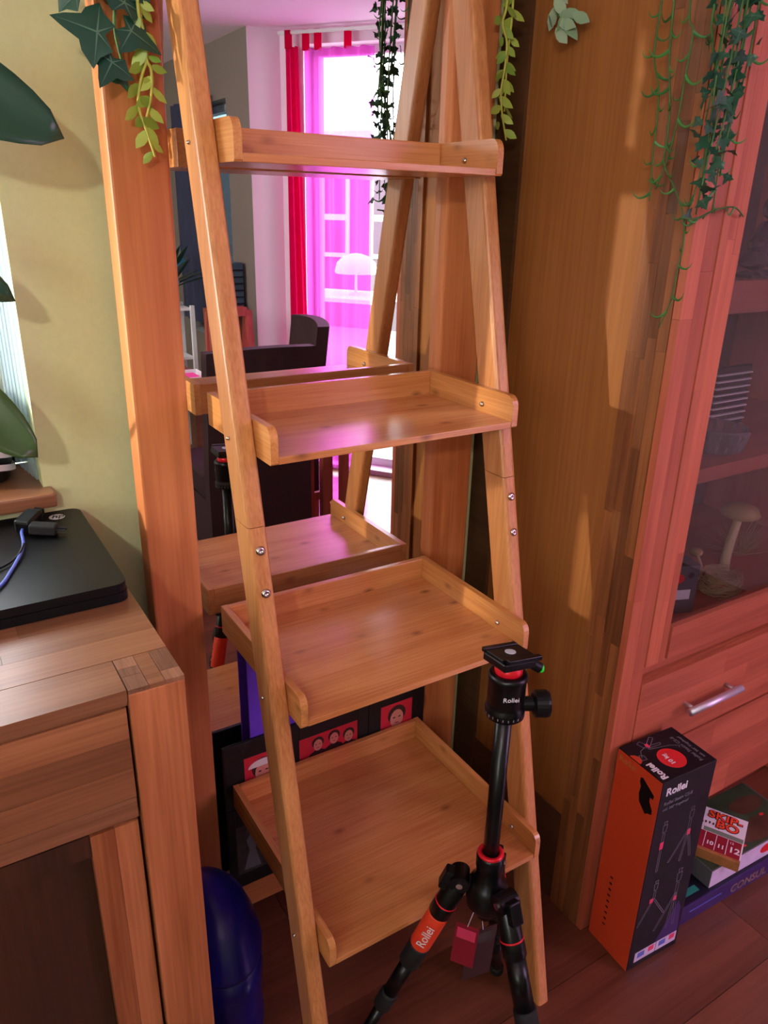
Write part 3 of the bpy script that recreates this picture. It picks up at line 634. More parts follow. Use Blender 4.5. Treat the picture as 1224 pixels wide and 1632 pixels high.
def tripodart(face, cx_, cz, s, spread):
    bm = outline(face, cx_, cz, 0, .03*s, .004*s)
    fline(bm, [(cx_-.008*s, cz+.03*s), (cx_+.008*s, cz+.03*s), (cx_+.006*s, cz+.005*s), (cx_-.006*s, cz+.005*s), (cx_-.008*s, cz+.03*s)], .0014, face)
    fline(bm, [(cx_-.003*s, cz+.03*s), (cx_-.006*s, cz+.042*s), (cx_+.006*s, cz+.042*s), (cx_+.003*s, cz+.03*s)], .0014, face)
    for a in spread:
        x1, z1 = cx_ + math.sin(a)*.105*s, cz - .03*s - math.cos(a)*.105*s
        for o_ in (-.003*s, .003*s): fline(bm, [(cx_+o_, cz-.03*s), (x1+o_, z1)], .0012, face)
        fline(bm, [(x1-.003*s, z1), (x1+.003*s, z1)], .0012, face)
    return bm
ptb(obj('tripod_drawing', tripodart(F, .032, .375, .75, (0,)), 'greyprint')); ptb(obj('tripod_drawing', tripodart(F, .108, .38, .8, (-.55, -.1, .25)), 'greyprint'))
ptb(obj('tripod_drawing', tripodart(F, .042, .215, .7, (.6, -.5)), 'greyprint')); ptb(obj('tripod_drawing', tripodart(F, .112, .205, .95, (-.5, -.1, .12)), 'greyprint'))
for x, z, ww, hh in ((.026, .335, .010, .018), (.105, .34, .009, .014), (.03, .185, .01, .012), (.108, .155, .008, .012)):
    ptb(obj('pink_accent', box(B(), x, x+ww, -.0011, -.0006, z, z+hh, mat=mB), 'pinkprint'))
for i, (x, mt) in enumerate(((.022, 'blueprint'), (.083, 'lilac'))):
    ptb(obj('printed_strip', box(B(), .018+i*.064, .08+i*.064, -.0009, -.0004, .018, .046, mat=mB), 'lilac'))
    ptb(obj('printed_blot', box(B(), .026+i*.064, .046+i*.064, -.0014, -.001, .028, .042, mat=mB), 'blueprint')); ptb(obj('printed_blot', box(B(), .058+i*.064, .074+i*.064, -.0014, -.001, .03, .044, mat=mB), 'pinkprint'))
bm = B(); bm.faces.new([bm.verts.new(F(*p)) for p in ((.075, .047), (.146, .047), (.14, .12), (.128, .145))]); ptb(obj('printed_flare', bm, 'purplecard'))
# lid: writing reads from the left side
btext('brand_lettering', 'Rollei', .021, bp(.022, .006, BH+E_), uy, -ux, 'whiteprint', bold=.0007)
for o in (o for o in tb.children if o.name.startswith('brand_lettering') ): pass
bm = B(); flat(bm, ell(.029, .029, 30), bp(.072, .045, BH+E_), ux, uy); ptb(obj('red_sticker', bm, 'boxred'))
btext('weight_lettering', '10 kg', .0145, bp(.068, .029, BH+2.2*E_), uy, -ux, 'whiteprint', bold=.0003)
btext('model_lettering', 'Rollei Stativ CS-II', .0115, bp(.126, .012, BH+E_), uy, -ux, 'greyprint'); btext('model_lettering', 'inkl. 360\u00b0 Kugelkopf', .0085, bp(.139, .018, BH+E_), uy, -ux, 'greyprint')
bm = B()
for pts in ([(.018, .072), (.03, .088), (.048, .094)], [(.045, .09), (.04, .108), (.05, .112), (.056, .1), (.048, .09)], [(.05, .094), (.08, .114), (.086, .108), (.055, .088), (.05, .094)], [(.05, .088), (.085, .086), (.088, .091), (.052, .094)], [(.012, .066), (.024, .064), (.026, .076), (.016, .08), (.012, .066)], [(.05, .085), (.1, .075), (.118, .066), (.112, .062)]):
    fline(bm, pts, .0012, T_)
ptb(obj('tripod_drawing', bm, 'greyprint')); ptb(obj('pink_accent', box(B(), .052, .06, .09, .1, BH+.0004, BH+.0009, mat=mB), 'pinkprint'))
# orange side: hand-hole, orange tab over the lid edge, faint lettering, tick marks
S_ = lambda y_, z: bp(-.0014, y_, z)
hole = [(.052, BH-.025), (.046, BH-.022), (.014, BH-.042), (.014, BH-.052), (.022, BH-.052), (.022, BH-.062), (.012, BH-.078), (.012, BH-.088), (.022, BH-.092), (.028, BH-.098), (.046, BH-.08), (.05, BH-.062), (.048, BH-.045), (.052, BH-.035)]
bm = B(); bm.faces.new([bm.verts.new(S_(*p)) for p in hole]); ptb(obj('grip_hole', bm, 'boxblack'))
bm = B(); flat(bm, [(-.014, 0)] + [(.014*math.cos(PI-PI*i/12), .014*math.sin(PI-PI*i/12)) for i in range(13)], bp(0, .074, BH+.0008), uy, ux); ptb(obj('lid_tab', bm, 'boxorange'))
btext('side_lettering', 'Rollei', .02, S_(.112, BH-.024), -uy, uz, 'tan')
for i in range(9): ptb(obj('tick_mark', box(B(), -.0014, -.001, .075, .082, .06+.017*i, .064+.017*i, mat=mB), 'boxblack'))

# ------------------------------------------------------------------ board games beside the carton
gp = thing('purple_game_box', 'flat dark purple game box lying on the floor beside the carton', 'game box', (1.42, -.48, 0))
mP = Matrix.Translation((1.257, -.535, 0)) @ Euler((0, 0, math.radians(-2.5))).to_matrix().to_4x4()
loc(obj('box_lid', box(B(), 0, .40, 0, .088, .0005, .055, .0012, mat=mP), 'purplecard'), gp)
loc(obj('printed_top', box(B(), .004, .395, .003, .085, .0552, .0557, mat=mP), 'navycard'), gp)
loc(obj('teal_strip', box(B(), .02, .11, .018, .034, .0559, .0563, mat=mP), 'tealprint'), gp)
loc(text('side_lettering', 'CONSUL', .034, mP @ Vector((.205, -.0008, .012)), mP.to_3x3() @ Vector((1, 0, 0)), (0, 0, 1), 'gold', None, bold=.0004), gp)
loc(obj('printed_line', box(B(), .06, .17, -.001, -.0004, .03, .033, mat=mP), 'blueprint'), gp)
gb = thing('picture_game_box', 'larger game box with dark green and brown picture on its lid', 'game box', (1.55, -.48, .056))
mG = Matrix.Translation((1.388, -.53, .0566)) @ Euler((0, 0, math.radians(-2.5))).to_matrix().to_4x4()
loc(obj('box_base', box(B(), 0, .33, 0, .165, 0, .052, .0012, mat=mG), 'greycard'), gb)
loc(obj('lilac_side', box(B(), .001, .33, -.001, -.0001, .001, .051, mat=mG), 'lilac'), gb)
loc(obj('picture', box(B(), .003, .325, .002, .163, .0522, .0528, mat=mG), 'gamegreen'), gb)
for x0, x1, y0, y1, mt in ((.13, .30, .008, .07, 'gamebrown'), (.2, .32, .08, .13, 'gamebrown'), (.26, .275, .06, .068, 'boxred'), (.13, .142, .012, .018, 'boxred')):
    bm = B(); flat(bm, ell((x1-x0)/2, (y1-y0)/2, 14, (x0+x1)/2, (y0+y1)/2), mG @ Vector((0, 0, .0531 if mt != 'boxred' else .0534)), mG.to_3x3() @ Vector((1, 0, 0)), mG.to_3x3() @ Vector((0, 1, 0))); loc(obj('picture_patch', bm, mt), gb)
bm = B(); flat(bm, ell(.03, .015, 12), mG @ Vector((.21, -.0012, .03)), mG.to_3x3() @ Vector((1, 0, 0)), (0, 0, 1)); loc(obj('printed_emblem', bm, 'boxred'), gb)
sk = thing('card_game_box', 'small white card game box with orange SKIP BO lettering on top', 'game box', (1.49, -.475, .11))
a_ = Vector((1.383, -.461, 0)); cxv = (Vector((1.436, -.564, 0))-a_).normalized()      # along the short edge
cyv = Vector((-cxv.y, cxv.x, 0))                                                        # towards the title end
mS = Matrix((cxv, cyv, Vector((0, 0, 1)))).transposed().to_4x4(); mS.translation = Vector((1.386, -.463, .1102))
SWd, SLn, SH = .112, .172, .026
loc(obj('box_body', box(B(), 0, SWd, 0, SLn, 0, SH, .001, mat=mS), 'whiteprint'), sk)
R3 = mS.to_3x3(); sx_, sy_ = R3 @ Vector((1, 0, 0)), R3 @ Vector((0, 1, 0))
def psk(n_, x0, x1, y0, y1, mt, z=SH): return loc(obj(n_, box(B(), x0, x1, y0, y1, z+.0002, z+.0006, mat=mS), mt), sk)
psk('green_band', 0, SWd, SLn-.018, SLn, 'gamegreen'); psk('green_band', .02, SWd-.002, .068, .082, 'gamegrey'); psk('brown_edge', .0, SWd, 0, .008, 'tan')
loc(obj('front_edge', box(B(), 0, SWd, -.0008, -.0001, 0, SH, mat=mS), 'tan'), sk); loc(obj('front_edge', box(B(), -.0008, -.0001, 0, SLn, 0, SH, mat=mS), 'gamebrown'), sk)
psk('card_ground', .002, SWd-.003, .008, .066, 'maroon')
for i, (x, s) in enumerate(((.006, '5'), (.03, '10'), (.055, '11'), (.080, '12'))):
    psk('printed_card', x-.003, x-.0015, .01, .064, 'whiteprint', SH+.0006)
    loc(text('card_number', s, .026 if i == 3 else .017, mS @ Vector((x+.002, .024, SH+.0012)), sx_, sy_, 'whiteprint', None, bold=.0006), sk)
loc(text('card_number', '12', .01, mS @ Vector((.082, .052, SH+.0012)), sx_, sy_, 'whiteprint', None), sk)
for dz, bo, mt in ((.0010, .0026, 'logodark'), (.0016, .0006, 'logoorange')):
    loc(text('title_lettering', 'SKIP-', .036, mS @ Vector((.062, .121, SH+dz)), sx_, sy_, mt, None, 'CENTER', bold=bo), sk)
    loc(text('title_lettering', 'BO', .038, mS @ Vector((.070, .092, SH+dz)), sx_, sy_, mt, None, 'CENTER', bold=bo), sk)
bm = B()
for i in range(7):
    a = 2.6 - i*.34; c = mS @ Vector((.03+.026*math.cos(a), .082+.018*math.sin(a), SH+.0008)); flat(bm, ell(.0025, .005, 8), c, sx_, sy_)
loc(obj('printed_arc', bm, 'logodark'), sk)

# ------------------------------------------------------------------ tripod
tp_ = thing('tripod', 'black travel tripod with orange leg grip in front of the shelf', 'tripod', (.655, -.56, 0))
def pt(o): return loc(o, tp_)
TX, TY = .655, -.56
pt(obj('center_column', cyl(B(), (TX, TY, .44), (TX, TY, .846), .0125, n=24), 'blackmetal', smooth=True))
hub = pt(obj('hub', lathe(B(), [(.012, .455), (.024, .46), (.034, .475), (.036, .50), (.03, .518), (.022, .526), (.0205, .545), (.0225, .552), (.0225, .572), (.019, .578), (.013, .578)], (TX, TY, 0), n=32), 'blackmetal', smooth=True))
obj('red_ring', lathe(B(), [(.0195, .5745), (.0215, .5775), (.0195, .5805), (.0145, .5805), (.014, .5745)], (TX, TY, 0), n=28), 'red', hub, True)
feet = [(140, .235, True), (-92, .27, False), (38, .25, False)]
for ang, rr, grip in feet:
    a = math.radians(ang); d = Vector((math.cos(a), math.sin(a), 0)); top = Vector((TX, TY, .512)) + d*.046; foot = Vector((TX, TY, .006)) + d*rr
    ax = (foot-top).normalized(); L_ = (foot-top).length; P = lambda t: top + ax*t
    bm = B(); sd = d.cross(Vector((0, 0, 1)))
    cyl(bm, top - sd*.017 + Vector((0, 0, .004)), top + sd*.017 + Vector((0, 0, .004)), .0165, n=20); cyl(bm, Vector((TX, TY, .505)) + d*.02, top, .014, .013, n=14)
    hg = pt(obj('leg_hinge', bm, 'blackmetal', smooth=False))
    for s in (-1, 1): obj('hinge_pin', cyl(B(), top + sd*s*.017 + Vector((0, 0, .004)), top + sd*s*.0195 + Vector((0, 0, .004)), .0055, n=14), 'chrome', hg)
    bm = B(); lathe(bm, [(.012, 0), (.0185, .008), (.0185, .055), (.0195, .058), (.0195, .082), (.0175, .085)], top, ax, 24)
    lg = pt(obj('leg', bm, 'blackmetal', smooth=True))
    obj('pink_ring', lathe(B(), [(.0188, .054), (.0199, .0555), (.0188, .0575)], top, ax, 24), 'red', lg, True)
    if grip:
        g_ = obj('foam_grip', lathe(B(), [(.0178, .0852), (.0186, .088), (.0186, .165), (.0178, .168)], top, ax, 24), 'orange', lg, True); g_['label'] = 'orange red foam grip with white lettering'
        side = (Vector((-.75, -.66, .15)) - ax*Vector((-.75, -.66, .15)).dot(ax)).normalized()
        loc(text('grip_lettering', 'Rollei', .022, P(.155) + side*.0187 - ax.cross(side)*.006, -ax, side.cross(-ax), 'whiteprint', None), tp_)
    else:
        obj('upper_tube', lathe(B(), [(.0165, .0852), (.0165, .168)], top, ax, 20), 'blackmetal', lg, True)
    obj('twist_lock', lathe(B(), [(.0178, .1685), (.019, .172), (.019, .215), (.0165, .219)], top, ax, 20), 'rubber', lg, True)
    obj('middle_tube', lathe(B(), [(.0135, .2195), (.0135, .305)], top, ax, 20), 'blackmetal', lg, True)
    obj('twist_lock', lathe(B(), [(.0145, .3055), (.0165, .31), (.0165, .345), (.0135, .35)], top, ax, 20), 'rubber', lg, True)
    obj('lower_tube', lathe(B(), [(.0105, .3505), (.0105, L_-.03)], top, ax, 20), 'blackmetal', lg, True)
    obj('rubber_foot', lathe(B(), [(.0115, L_-.0298), (.0145, L_-.02), (.0145, L_-.004), (.011, L_+.002)], top, ax, 18), 'rubber', lg, True)
    bm = B(); m0 = Matrix.Translation(top + d*.017 + Vector((0, 0, .012))) @ Vector((ax.x, ax.y, ax.z)).to_track_quat('-Z', 'X').to_matrix().to_4x4()
    box(bm, -.008, .008, -.011, .011, -.03, .008, .003, mat=m0); o = obj('angle_lock', bm, 'black', hg)
hd = pt(obj('ball_head', lathe(B(), [(.02, .844), (.029, .846), (.0295, .858), (.027, .862), (.0265, .868), (.0275, .87), (.0275, .905), (.029, .908), (.029, .914), (.026, .9175), (.019, .9175), (.017, .912), (0, .912)], (TX, TY, 0), n=36), 'blackmetal', smooth=True))
obj('ball', lathe(B(), [(.016, .9125), (.0205, .9185), (.0205, .924), (.016, .933), (.009, .938), (.008, .944)], (TX, TY, 0), n=24), 'red', hd, True)
mQ = Matrix.Translation((TX, TY, .942)) @ Euler((math.radians(-6), math.radians(6), math.radians(-4))).to_matrix().to_4x4()
def q(name, x0, x1, y0, y1, z0, z1, mt, bev=.001): return obj(name, box(B(), x0, x1, y0, y1, z0, z1, bev, mat=mQ), mt, hd)
q('plate_clamp', -.028, .028, -.026, .026, -.010, .002, 'blackmetal', .002)
q('clamp_jaw', -.030, .028, .019, .028, .0022, .009, 'blackmetal'); q('clamp_jaw', -.024, .034, -.030, -.021, .0022, .009, 'blackmetal'); q('quick_release_plate', -.029, .029, -.0205, .0185, .0022, .0075, 'black')
bm = B(); lathe(bm, [(.008, .0076), (.008, .0085), (0, .0085)], mQ @ Vector((0, 0, 0)), mQ.to_3x3() @ Vector((0, 0, 1)), 20); obj('plate_screw', bm, 'silverprint', hd)
kd = Vector((.86, -.48, .0)).normalized(); kb = Vector((TX, TY, .862))
bm = B(); cyl(bm, kb + kd*.024, kb + kd*.041, .011, n=16); lathe(bm, [(.015, .0405), (.020, .043), (.0205, .060), (.019, .064), (0, .064)], kb, kd, 24); kn = obj('locking_knob', bm, 'black', hd)
bm = B(); u_, v_ = frame_axes(kd)
for i in range(14):
    a = 2*PI*i/14; c = kb + kd*.0643 + (u_*math.cos(a) + v_*math.sin(a))*.0115; bm.faces.new([bm.verts.new(c + u_*dx + v_*dy) for dx, dy in ((-.0009, -.0009), (.0009, -.0009), (.0009, .0009), (-.0009, .0009))])
loc(obj('knob_ticks', bm, 'whiteprint'), tp_)
kb2 = Vector((TX, TY, .935)); bm = B(); cyl(bm, kb2 + kd*.026, kb2 + kd*.045 + Vector((0, 0, -.012)), .008, n=14); kn2 = obj('clamp_knob', bm, 'black', hd)
loc(obj('bubble_level', lathe(B(), [(.0068, 0), (.0068, .003), (.005, .0055), (0, .006)], kb2 + kd*.045 + Vector((0, 0, -.012)), kd, 16), 'green', smooth=True), tp_)
bm = B()
for i in range(24):
    a = 2*PI*i/24; n_ = Vector((math.cos(a), math.sin(a), 0)); c = Vector((TX, TY, .852)) + n_*.0297; t_ = Vector((-n_.y, n_.x, 0))
    bm.faces.new([bm.verts.new(c + t_*dx + Vector((0, 0, dz))) for dx, dz in ((-.0007, -.002), (.0007, -.002), (.0007, .002), (-.0007, .002))])
loc(obj('degree_ticks', bm, 'greyprint'), tp_)
dv = Vector((-.45, -.89, 0)).normalized(); tv = Vector((-dv.y, dv.x, 0)); tv = tv if tv.x > 0 else -tv
loc(text('head_lettering', 'Rollei', .0105, Vector((TX, TY, .884)) + dv*.0279 - tv*.012, tv, (0, 0, 1), 'whiteprint', None), tp_)
# swing tags
for (x, y_, z), (ww, hh), rz, mt, mt2 in (((.668, -.502, .30), (.042, .10), -.9, 'maroon', 'pinkprint'), ((.703, -.505, .262), (.060, .12), -.15, 'photo_dark', 'photo_grey')):
    m0 = Matrix.Translation((x, y_, z)) @ Euler((0, .06, rz)).to_matrix().to_4x4()
    tg = pt(obj('swing_tag', box(B(), -ww/2, ww/2, -.0005, .0005, -hh/2, hh/2, mat=m0), mt)); tg['label'] = 'card swing tag hanging on a string'
    obj('tag_print', box(B(), -ww/2+.004, ww/2-.004, -.001, -.0006, hh/2-.035, hh/2-.01, mat=m0), mt2, tg).matrix_parent_inverse = Matrix()
    obj('string', tube(B(), [m0 @ Vector((0, 0, hh/2-.003)), Vector((TX+.005, TY+.02, .46))], .0007, 5), 'whiteprint', tg)

# ------------------------------------------------------------------ things leaning against the mirror foot, blue bin
pf = thing('collage_photo_frame', 'black collage picture frame with red portrait photos behind lowest tray', 'picture frame', (.65, -.034, .13))
def ppf(o): return loc(o, pf)
y1, y0 = -.026, -.0335
# frame standing on the mirror's bottom rail
ppf(bxo('frame_back', .400, .895, y1-.003, y1, .1305, .513, 'frameblack'))
def pframe(x0, x1, z0, z1, px0, px1, pz0, pz1, mat, nm):
    bm = B(); box(bm, x0, px0, y0, y1-.0032, z0, z1, .001); box(bm, px1, x1, y0, y1-.0032, z0, z1, .001); box(bm, px0, px1, y0, y1-.0032, pz1, z1, .001); box(bm, px0, px1, y0, y1-.0032, z0, pz0, .001)
    f = ppf(obj('frame_border', bm, 'frameblack')); ph = bxo('photo', px0, px1, y1-.0055, y1-.0036, pz0, pz1, mat, f); ph['label'] = nm; return ph
def face(ph, cx_, cz, r, hat=None, hair='photo_dark'):
    yy = y1-.0057
    o = obj('photo_body', flat(B(), [(-1.6*r, -2.1*r), (1.6*r, -2.1*r), (1.3*r, -1.35*r), (.4*r, -.9*r), (-.4*r, -.9*r), (-1.3*r, -1.35*r)], (cx_, yy+.0001, cz), (1, 0, 0), (0, 0, 1)), hair, ph)
    o = obj('photo_hair', flat(B(), ell(r*.98, r*1.0, 16), (cx_, yy, cz+r*.35), (1, 0, 0), (0, 0, 1)), hair, ph)
    o = obj('photo_face', flat(B(), ell(r*.72, r*.98, 16), (cx_, yy-.0003, cz-r*.1), (1, 0, 0), (0, 0, 1)), 'photo_skin', ph)
    for e in (-.3, .3): obj('photo_eye', flat(B(), ell(r*.15, r*.08, 8), (cx_+e*r, yy-.0004, cz+r*.05), (1, 0, 0), (0, 0, 1)), 'photo_dark', ph)
    obj('photo_mouth', flat(B(), ell(r*.25, r*.06, 8), (cx_, yy-.0004, cz-r*.55), (1, 0, 0), (0, 0, 1)), 'maroon', ph)
    if hat: obj('photo_hat', flat(B(), [(r*1.3*math.cos(PI*i/10), r*.55+r*.7*math.sin(PI*i/10)) for i in range(11)], (cx_, yy-.0005, cz), (1, 0, 0), (0, 0, 1)), hat, ph)
ph = pframe(.400, .545, .352, .513, .444, .523, .375, .471, 'photo_red', 'red portrait photo of a person in a pale hat'); face(ph, .486, .425, .026, 'photo_white')
ph = pframe(.546, .742, .352, .513, .57, .715, .375, .468, 'photo_red', 'red group photo of three people')
for c in ((.615, .44), (.655, .443), (.692, .435)): face(ph, c[0], c[1], .015)
ph = pframe(.743, .895, .352, .513, .776, .862, .375, .477, 'photo_red', 'red portrait photo with pale border'); face(ph, .82, .435, .025)
ph = pframe(.400, .52, .1315, .349, .418, .50, .165, .30, 'photo_grey', 'dark grey photo of a pale figure')
obj('photo_figure', flat(B(), [(-.02, -.05), (.02, -.052), (.008, 0), (.015, .03), (0, .05), (-.012, .03), (-.006, 0)], (.452, y1-.0058, .225), (1, 0, 0), (0, 0, 1)), 'greyprint', ph)
ph = pframe(.521, .895, .1315, .349, .55, .87, .16, .32, 'photo_grey', 'dark photo hidden behind the lowest tray')
o = bxo('violet_board', .463, .77, -.0255, -.0205, .1305, .70, 'purple', bev=.001); tag(o, 'violet board leaning behind the black picture frame against the mirror', 'board')
bb = thing('blue_bin', 'dark blue plastic bin between sideboard and ladder shelf', 'bin', (.303, -.2, 0))
loc(obj('bin_body', lathe(B(), [(.07, .001), (.078, .01), (.082, .06), (.078, .10), (.08, .13), (.083, .2), (.081, .245)], (.303, -.2, 0), n=36, sy=1.5), 'bluebin', smooth=True), bb)
loc(obj('bin_lid', lathe(B(), [(.0835, .2455), (.0845, .25), (.083, .256), (.078, .28), (.066, .312), (.048, .338), (.024, .354), (0, .358)], (.303, -.2, 0), n=36, sy=1.5), 'bluebin', smooth=True), bb)

# ------------------------------------------------------------------ garlands
def leafmesh(name, poly, mat, bend=.25, rib=None):
    bm = B(); c = bm.verts.new((0, 0, 0)); mid = len(poly); vs = []
    for x, y_ in poly: vs.append(bm.verts.new((x, y_, -bend*(x*x)/max(.2, 1) - bend*.5*max(0, y_-.4)**2)))
    for i in range(mid): bm.faces.new((c, vs[i], vs[(i+1) % mid]))
    if rib:
        hz = lambda x, y_: -bend*(x*x) - bend*.5*max(0, y_-.4)**2 + .012
        for x, y_ in rib:
            n_ = 4; w0 = .022; L_ = math.hypot(x, y_); px, py = -y_/L_, x/L_; prev = None
            for i in range(n_+1):
                t = i/n_*.86; ww = w0*(1-t); c = [bm.verts.new((x*t+px*ww*s, y_*t+py*ww*s, hz(x*t, y_*t))) for s in (-1, 1)]
                if prev: f_ = bm.faces.new((prev[0], prev[1], c[1], c[0])); f_.material_index = 1
                prev = c
    me = bpy.data.meshes.new(name); bm.to_mesh(me); bm.free(); me.materials.append(MT[mat]); me.materials.append(MT['rib'])
    for p in me.polygons: p.use_smooth = True
    return me
IVYP = [(0, -.18), (.3, -.38), (.52, -.12), (.78, -.02), (.5, .28), (.3, .36), (.16, .72), (0, 1.0), (-.16, .72), (-.3, .36), (-.5, .28), (-.78, -.02), (-.52, -.12), (-.3, -.38)]
OVP = [(0, -.5), (.16, -.35), (.27, -.05), (.25, .22), (.12, .45), (0, .62), (-.12, .45), (-.25, .22), (-.27, -.05), (-.16, -.35)]
ME = {'ivy': leafmesh('ivy_leaf', IVYP, 'ivy', .25, [(0, 1.0), (.78, -.02), (-.78, -.02), (.3, -.38), (-.3, -.38)]), 'lime': leafmesh('vine_leaf', OVP, 'lime', .5), 'sage': leafmesh('sage_leaf', OVP, 'sage', .5)}
bm = B()
tube(bm, smoothpath([(0, 0, 0), (.30, -.22, 0), (.62, -.30, 0), (.9, -.16, 0), (1.05, .06, 0)], 3), .10, 5, .02)
for v in bm.verts: v.co.z *= .5
me = bpy.data.meshes.new('crescent_leaf'); bm.to_mesh(me); bm.free(); me.materials.append(MT['crescent']); ME['crescent'] = me
def place(kind, name, parent, p, size, nrm, updir, rnd=None):
    n_ = Vector(nrm).normalized(); u = Vector(updir); u = (u - n_*u.dot(n_)).normalized(); r = u.cross(n_)
    m = Matrix((r*size, u*size, n_*size)).transposed().to_4x4(); m.translation = Vector(p) - parent.location
    return meshobj(name, ME[kind], parent, m)
rnd = random.Random(5)
# dark ivy over the left post
g1 = thing('ivy_garland', 'dark green artificial ivy hanging over the left mirror post', 'garland', (.318, -.04, 1.98))
loc(obj('stem', tube(B(), smoothpath([(.318, -.03, 1.98), (.322, -.045, 1.82), (.316, -.045, 1.75), (.322, -.04, 1.715), (.332, -.035, 1.668)], 6), .0028, 7, .0016), 'crescentstem', smooth=True), g1)
for p, s, up in (((.288, -.062, 1.738), .058, (-.9, 0, .25)), ((.334, -.058, 1.745), .046, (.75, 0, -.55)), ((.304, -.06, 1.705), .043, (-.45, 0, -.75)), ((.268, -.055, 1.778), .04, (-.4, 0, .5)), ((.330, -.052, 1.778), .048, (.3, 0, .9)), ((.318, -.046, 1.692), .022, (.45, 0, -.9)), ((.345, -.05, 1.80), .04, (.5, 0, .4)), ((.3, -.05, 1.82), .045, (-.5, 0, .5))):
    place('ivy', 'leaf', g1, p, s, (rnd.uniform(-.3, .2), -1, rnd.uniform(0, .45)), up)
# lime vine over the left post
def vine(nm, label, strands, kind, size, step, stemmat, r, rv, side=1., spread=.7):
    g = thing(nm, label, 'garland', strands[0][0])
    for st in strands:
        pts = smoothpath(st, 6); loc(obj('stem', tube(B(), pts, r, 6, r*.6), stemmat, smooth=True), g)
        acc = 0; k_ = 0
        for a, b in zip(pts, pts[1:]):
            acc += (b-a).length
            if acc > step:
                acc = 0; k_ += 1; s = 1 if k_ % 2 else -1
                sd = Vector(rv).normalized()*s; d = (b-a).normalized()
                if kind == 'crescent':
                    n_ = Vector(rv).cross(Vector((0, 0, 1))) + Vector((rnd.uniform(-.7, .7), rnd.uniform(-.7, .7), 0))
                    m = place('crescent', 'leaf', g, a, size*rnd.uniform(.7, 1.2), n_*s, (rnd.uniform(-.3, .3), rnd.uniform(-.3, .3), 1))
                else:
                    up = sd*spread + d*.6 + Vector((0, 0, rnd.uniform(-.2, .3)))
                    nn = Vector((rnd.uniform(-.6, .6), -1, rnd.uniform(-.3, .6)))
                    place(kind, 'leaf', g, a + up.normalized()*size*.5, size*rnd.uniform(.75, 1.2), nn, up)
    return g
vine('lime_vine', 'yellow green artificial vine hanging down the left mirror post', [[(.346, -.045, 1.97), (.348, -.05, 1.784), (.35, -.05, 1.762), (.354, -.05, 1.741), (.354, -.05, 1.715), (.346, -.05, 1.695), (.339, -.05, 1.671), (.338, -.05, 1.652), (.345, -.05, 1.629), (.35, -.05, 1.611), (.355, -.05, 1.593)], [(.356, -.04, 1.95), (.352, -.045, 1.78), (.354, -.05, 1.718), (.359, -.05, 1.704), (.359, -.05, 1.685), (.355, -.05, 1.665), (.347, -.05, 1.641), (.345, -.05, 1.629)]], 'lime', .024, .012, 'limestem', .0026, (1, 0, 0))
vine('lime_vine', 'yellow green artificial vine hanging beside the right mirror post', [[(.985, -.04, 1.99), (.985, -.05, 1.872), (.978, -.05, 1.835), (.99, -.05, 1.808), (.99, -.05, 1.769), (.985, -.05, 1.729), (.993, -.05, 1.689), (1.005, -.05, 1.653)], [(1.0, -.04, 1.98), (1.002, -.045, 1.86), (.998, -.045, 1.78), (1.0, -.045, 1.70)]], 'lime', .026, .013, 'limestem', .0026, (1, 0, 0))
g6 = vine('sage_sprig', 'grey green leafy sprig hanging from the cabinet top against its side panel', [[(1.06, -.06, 2.04), (1.06, -.08, 1.90), (1.06, -.105, 1.85), (1.058, -.14, 1.835)], [(1.06, -.09, 1.86), (1.058, -.12, 1.825)]], 'sage', .034, .02, 'crescentstem', .002, (0, 1, 0))
for p in ((1.055, -.105, 1.86), (1.05, -.13, 1.83), (1.052, -.16, 1.835), (1.05, -.12, 1.815)):
    place('sage', 'leaf', g6, p, .034, (-1, -.4, .2), (rnd.uniform(-.3, .3), rnd.uniform(-1, 1), rnd.uniform(-1, .2)))
vine('string_vine', 'green trailing vine of curled leaves hanging over the cabinet side', [
    [(1.055, -.32, 2.05), (1.06, -.321, 1.832), (1.06, -.32, 1.792), (1.06, -.322, 1.754), (1.06, -.338, 1.714), (1.06, -.344, 1.662), (1.06, -.345, 1.617), (1.06, -.349, 1.581), (1.06, -.351, 1.553)],
    [(1.05, -.34, 2.05), (1.06, -.345, 1.828), (1.06, -.347, 1.788), (1.06, -.353, 1.738), (1.06, -.365, 1.686), (1.06, -.368, 1.634), (1.06, -.369, 1.607), (1.06, -.396, 1.571), (1.058, -.422, 1.531), (1.056, -.432, 1.49), (1.056, -.428, 1.452), (1.056, -.425, 1.404), (1.056, -.409, 1.36)],
    [(1.055, -.37, 2.05), (1.06, -.374, 1.823), (1.06, -.387, 1.782), (1.06, -.385, 1.726), (1.06, -.383, 1.668), (1.06, -.375, 1.616), (1.06, -.36, 1.57)]], 'crescent', .026, .021, 'crescentstem', .0018, (0, 1, 0))
vine('string_vine', 'green trailing vine of curled leaves hanging over the cabinet front', [
    [(1.04, -.445, 2.05), (1.031, -.44, 1.808), (1.037, -.44, 1.764), (1.059, -.44, 1.712), (1.061, -.44, 1.655), (1.06, -.44, 1.605), (1.048, -.44, 1.544)],
    [(1.10, -.445, 2.05), (1.098, -.44, 1.817), (1.106, -.44, 1.772), (1.111, -.44, 1.733), (1.111, -.44, 1.684), (1.097, -.44, 1.633), (1.1, -.44, 1.581), (1.102, -.44, 1.536)],
    [(1.115, -.445, 2.05), (1.12, -.445, 1.82), (1.118, -.445, 1.74), (1.104, -.445, 1.66), (1.094, -.442, 1.6)],
    [(1.03, -.44, 1.529), (1.066, -.44, 1.528), (1.108, -.44, 1.541), (1.154, -.44, 1.546), (1.182, -.44, 1.533)]], 'crescent', .026, .02, 'crescentstem', .0019, (1, 0, 0))
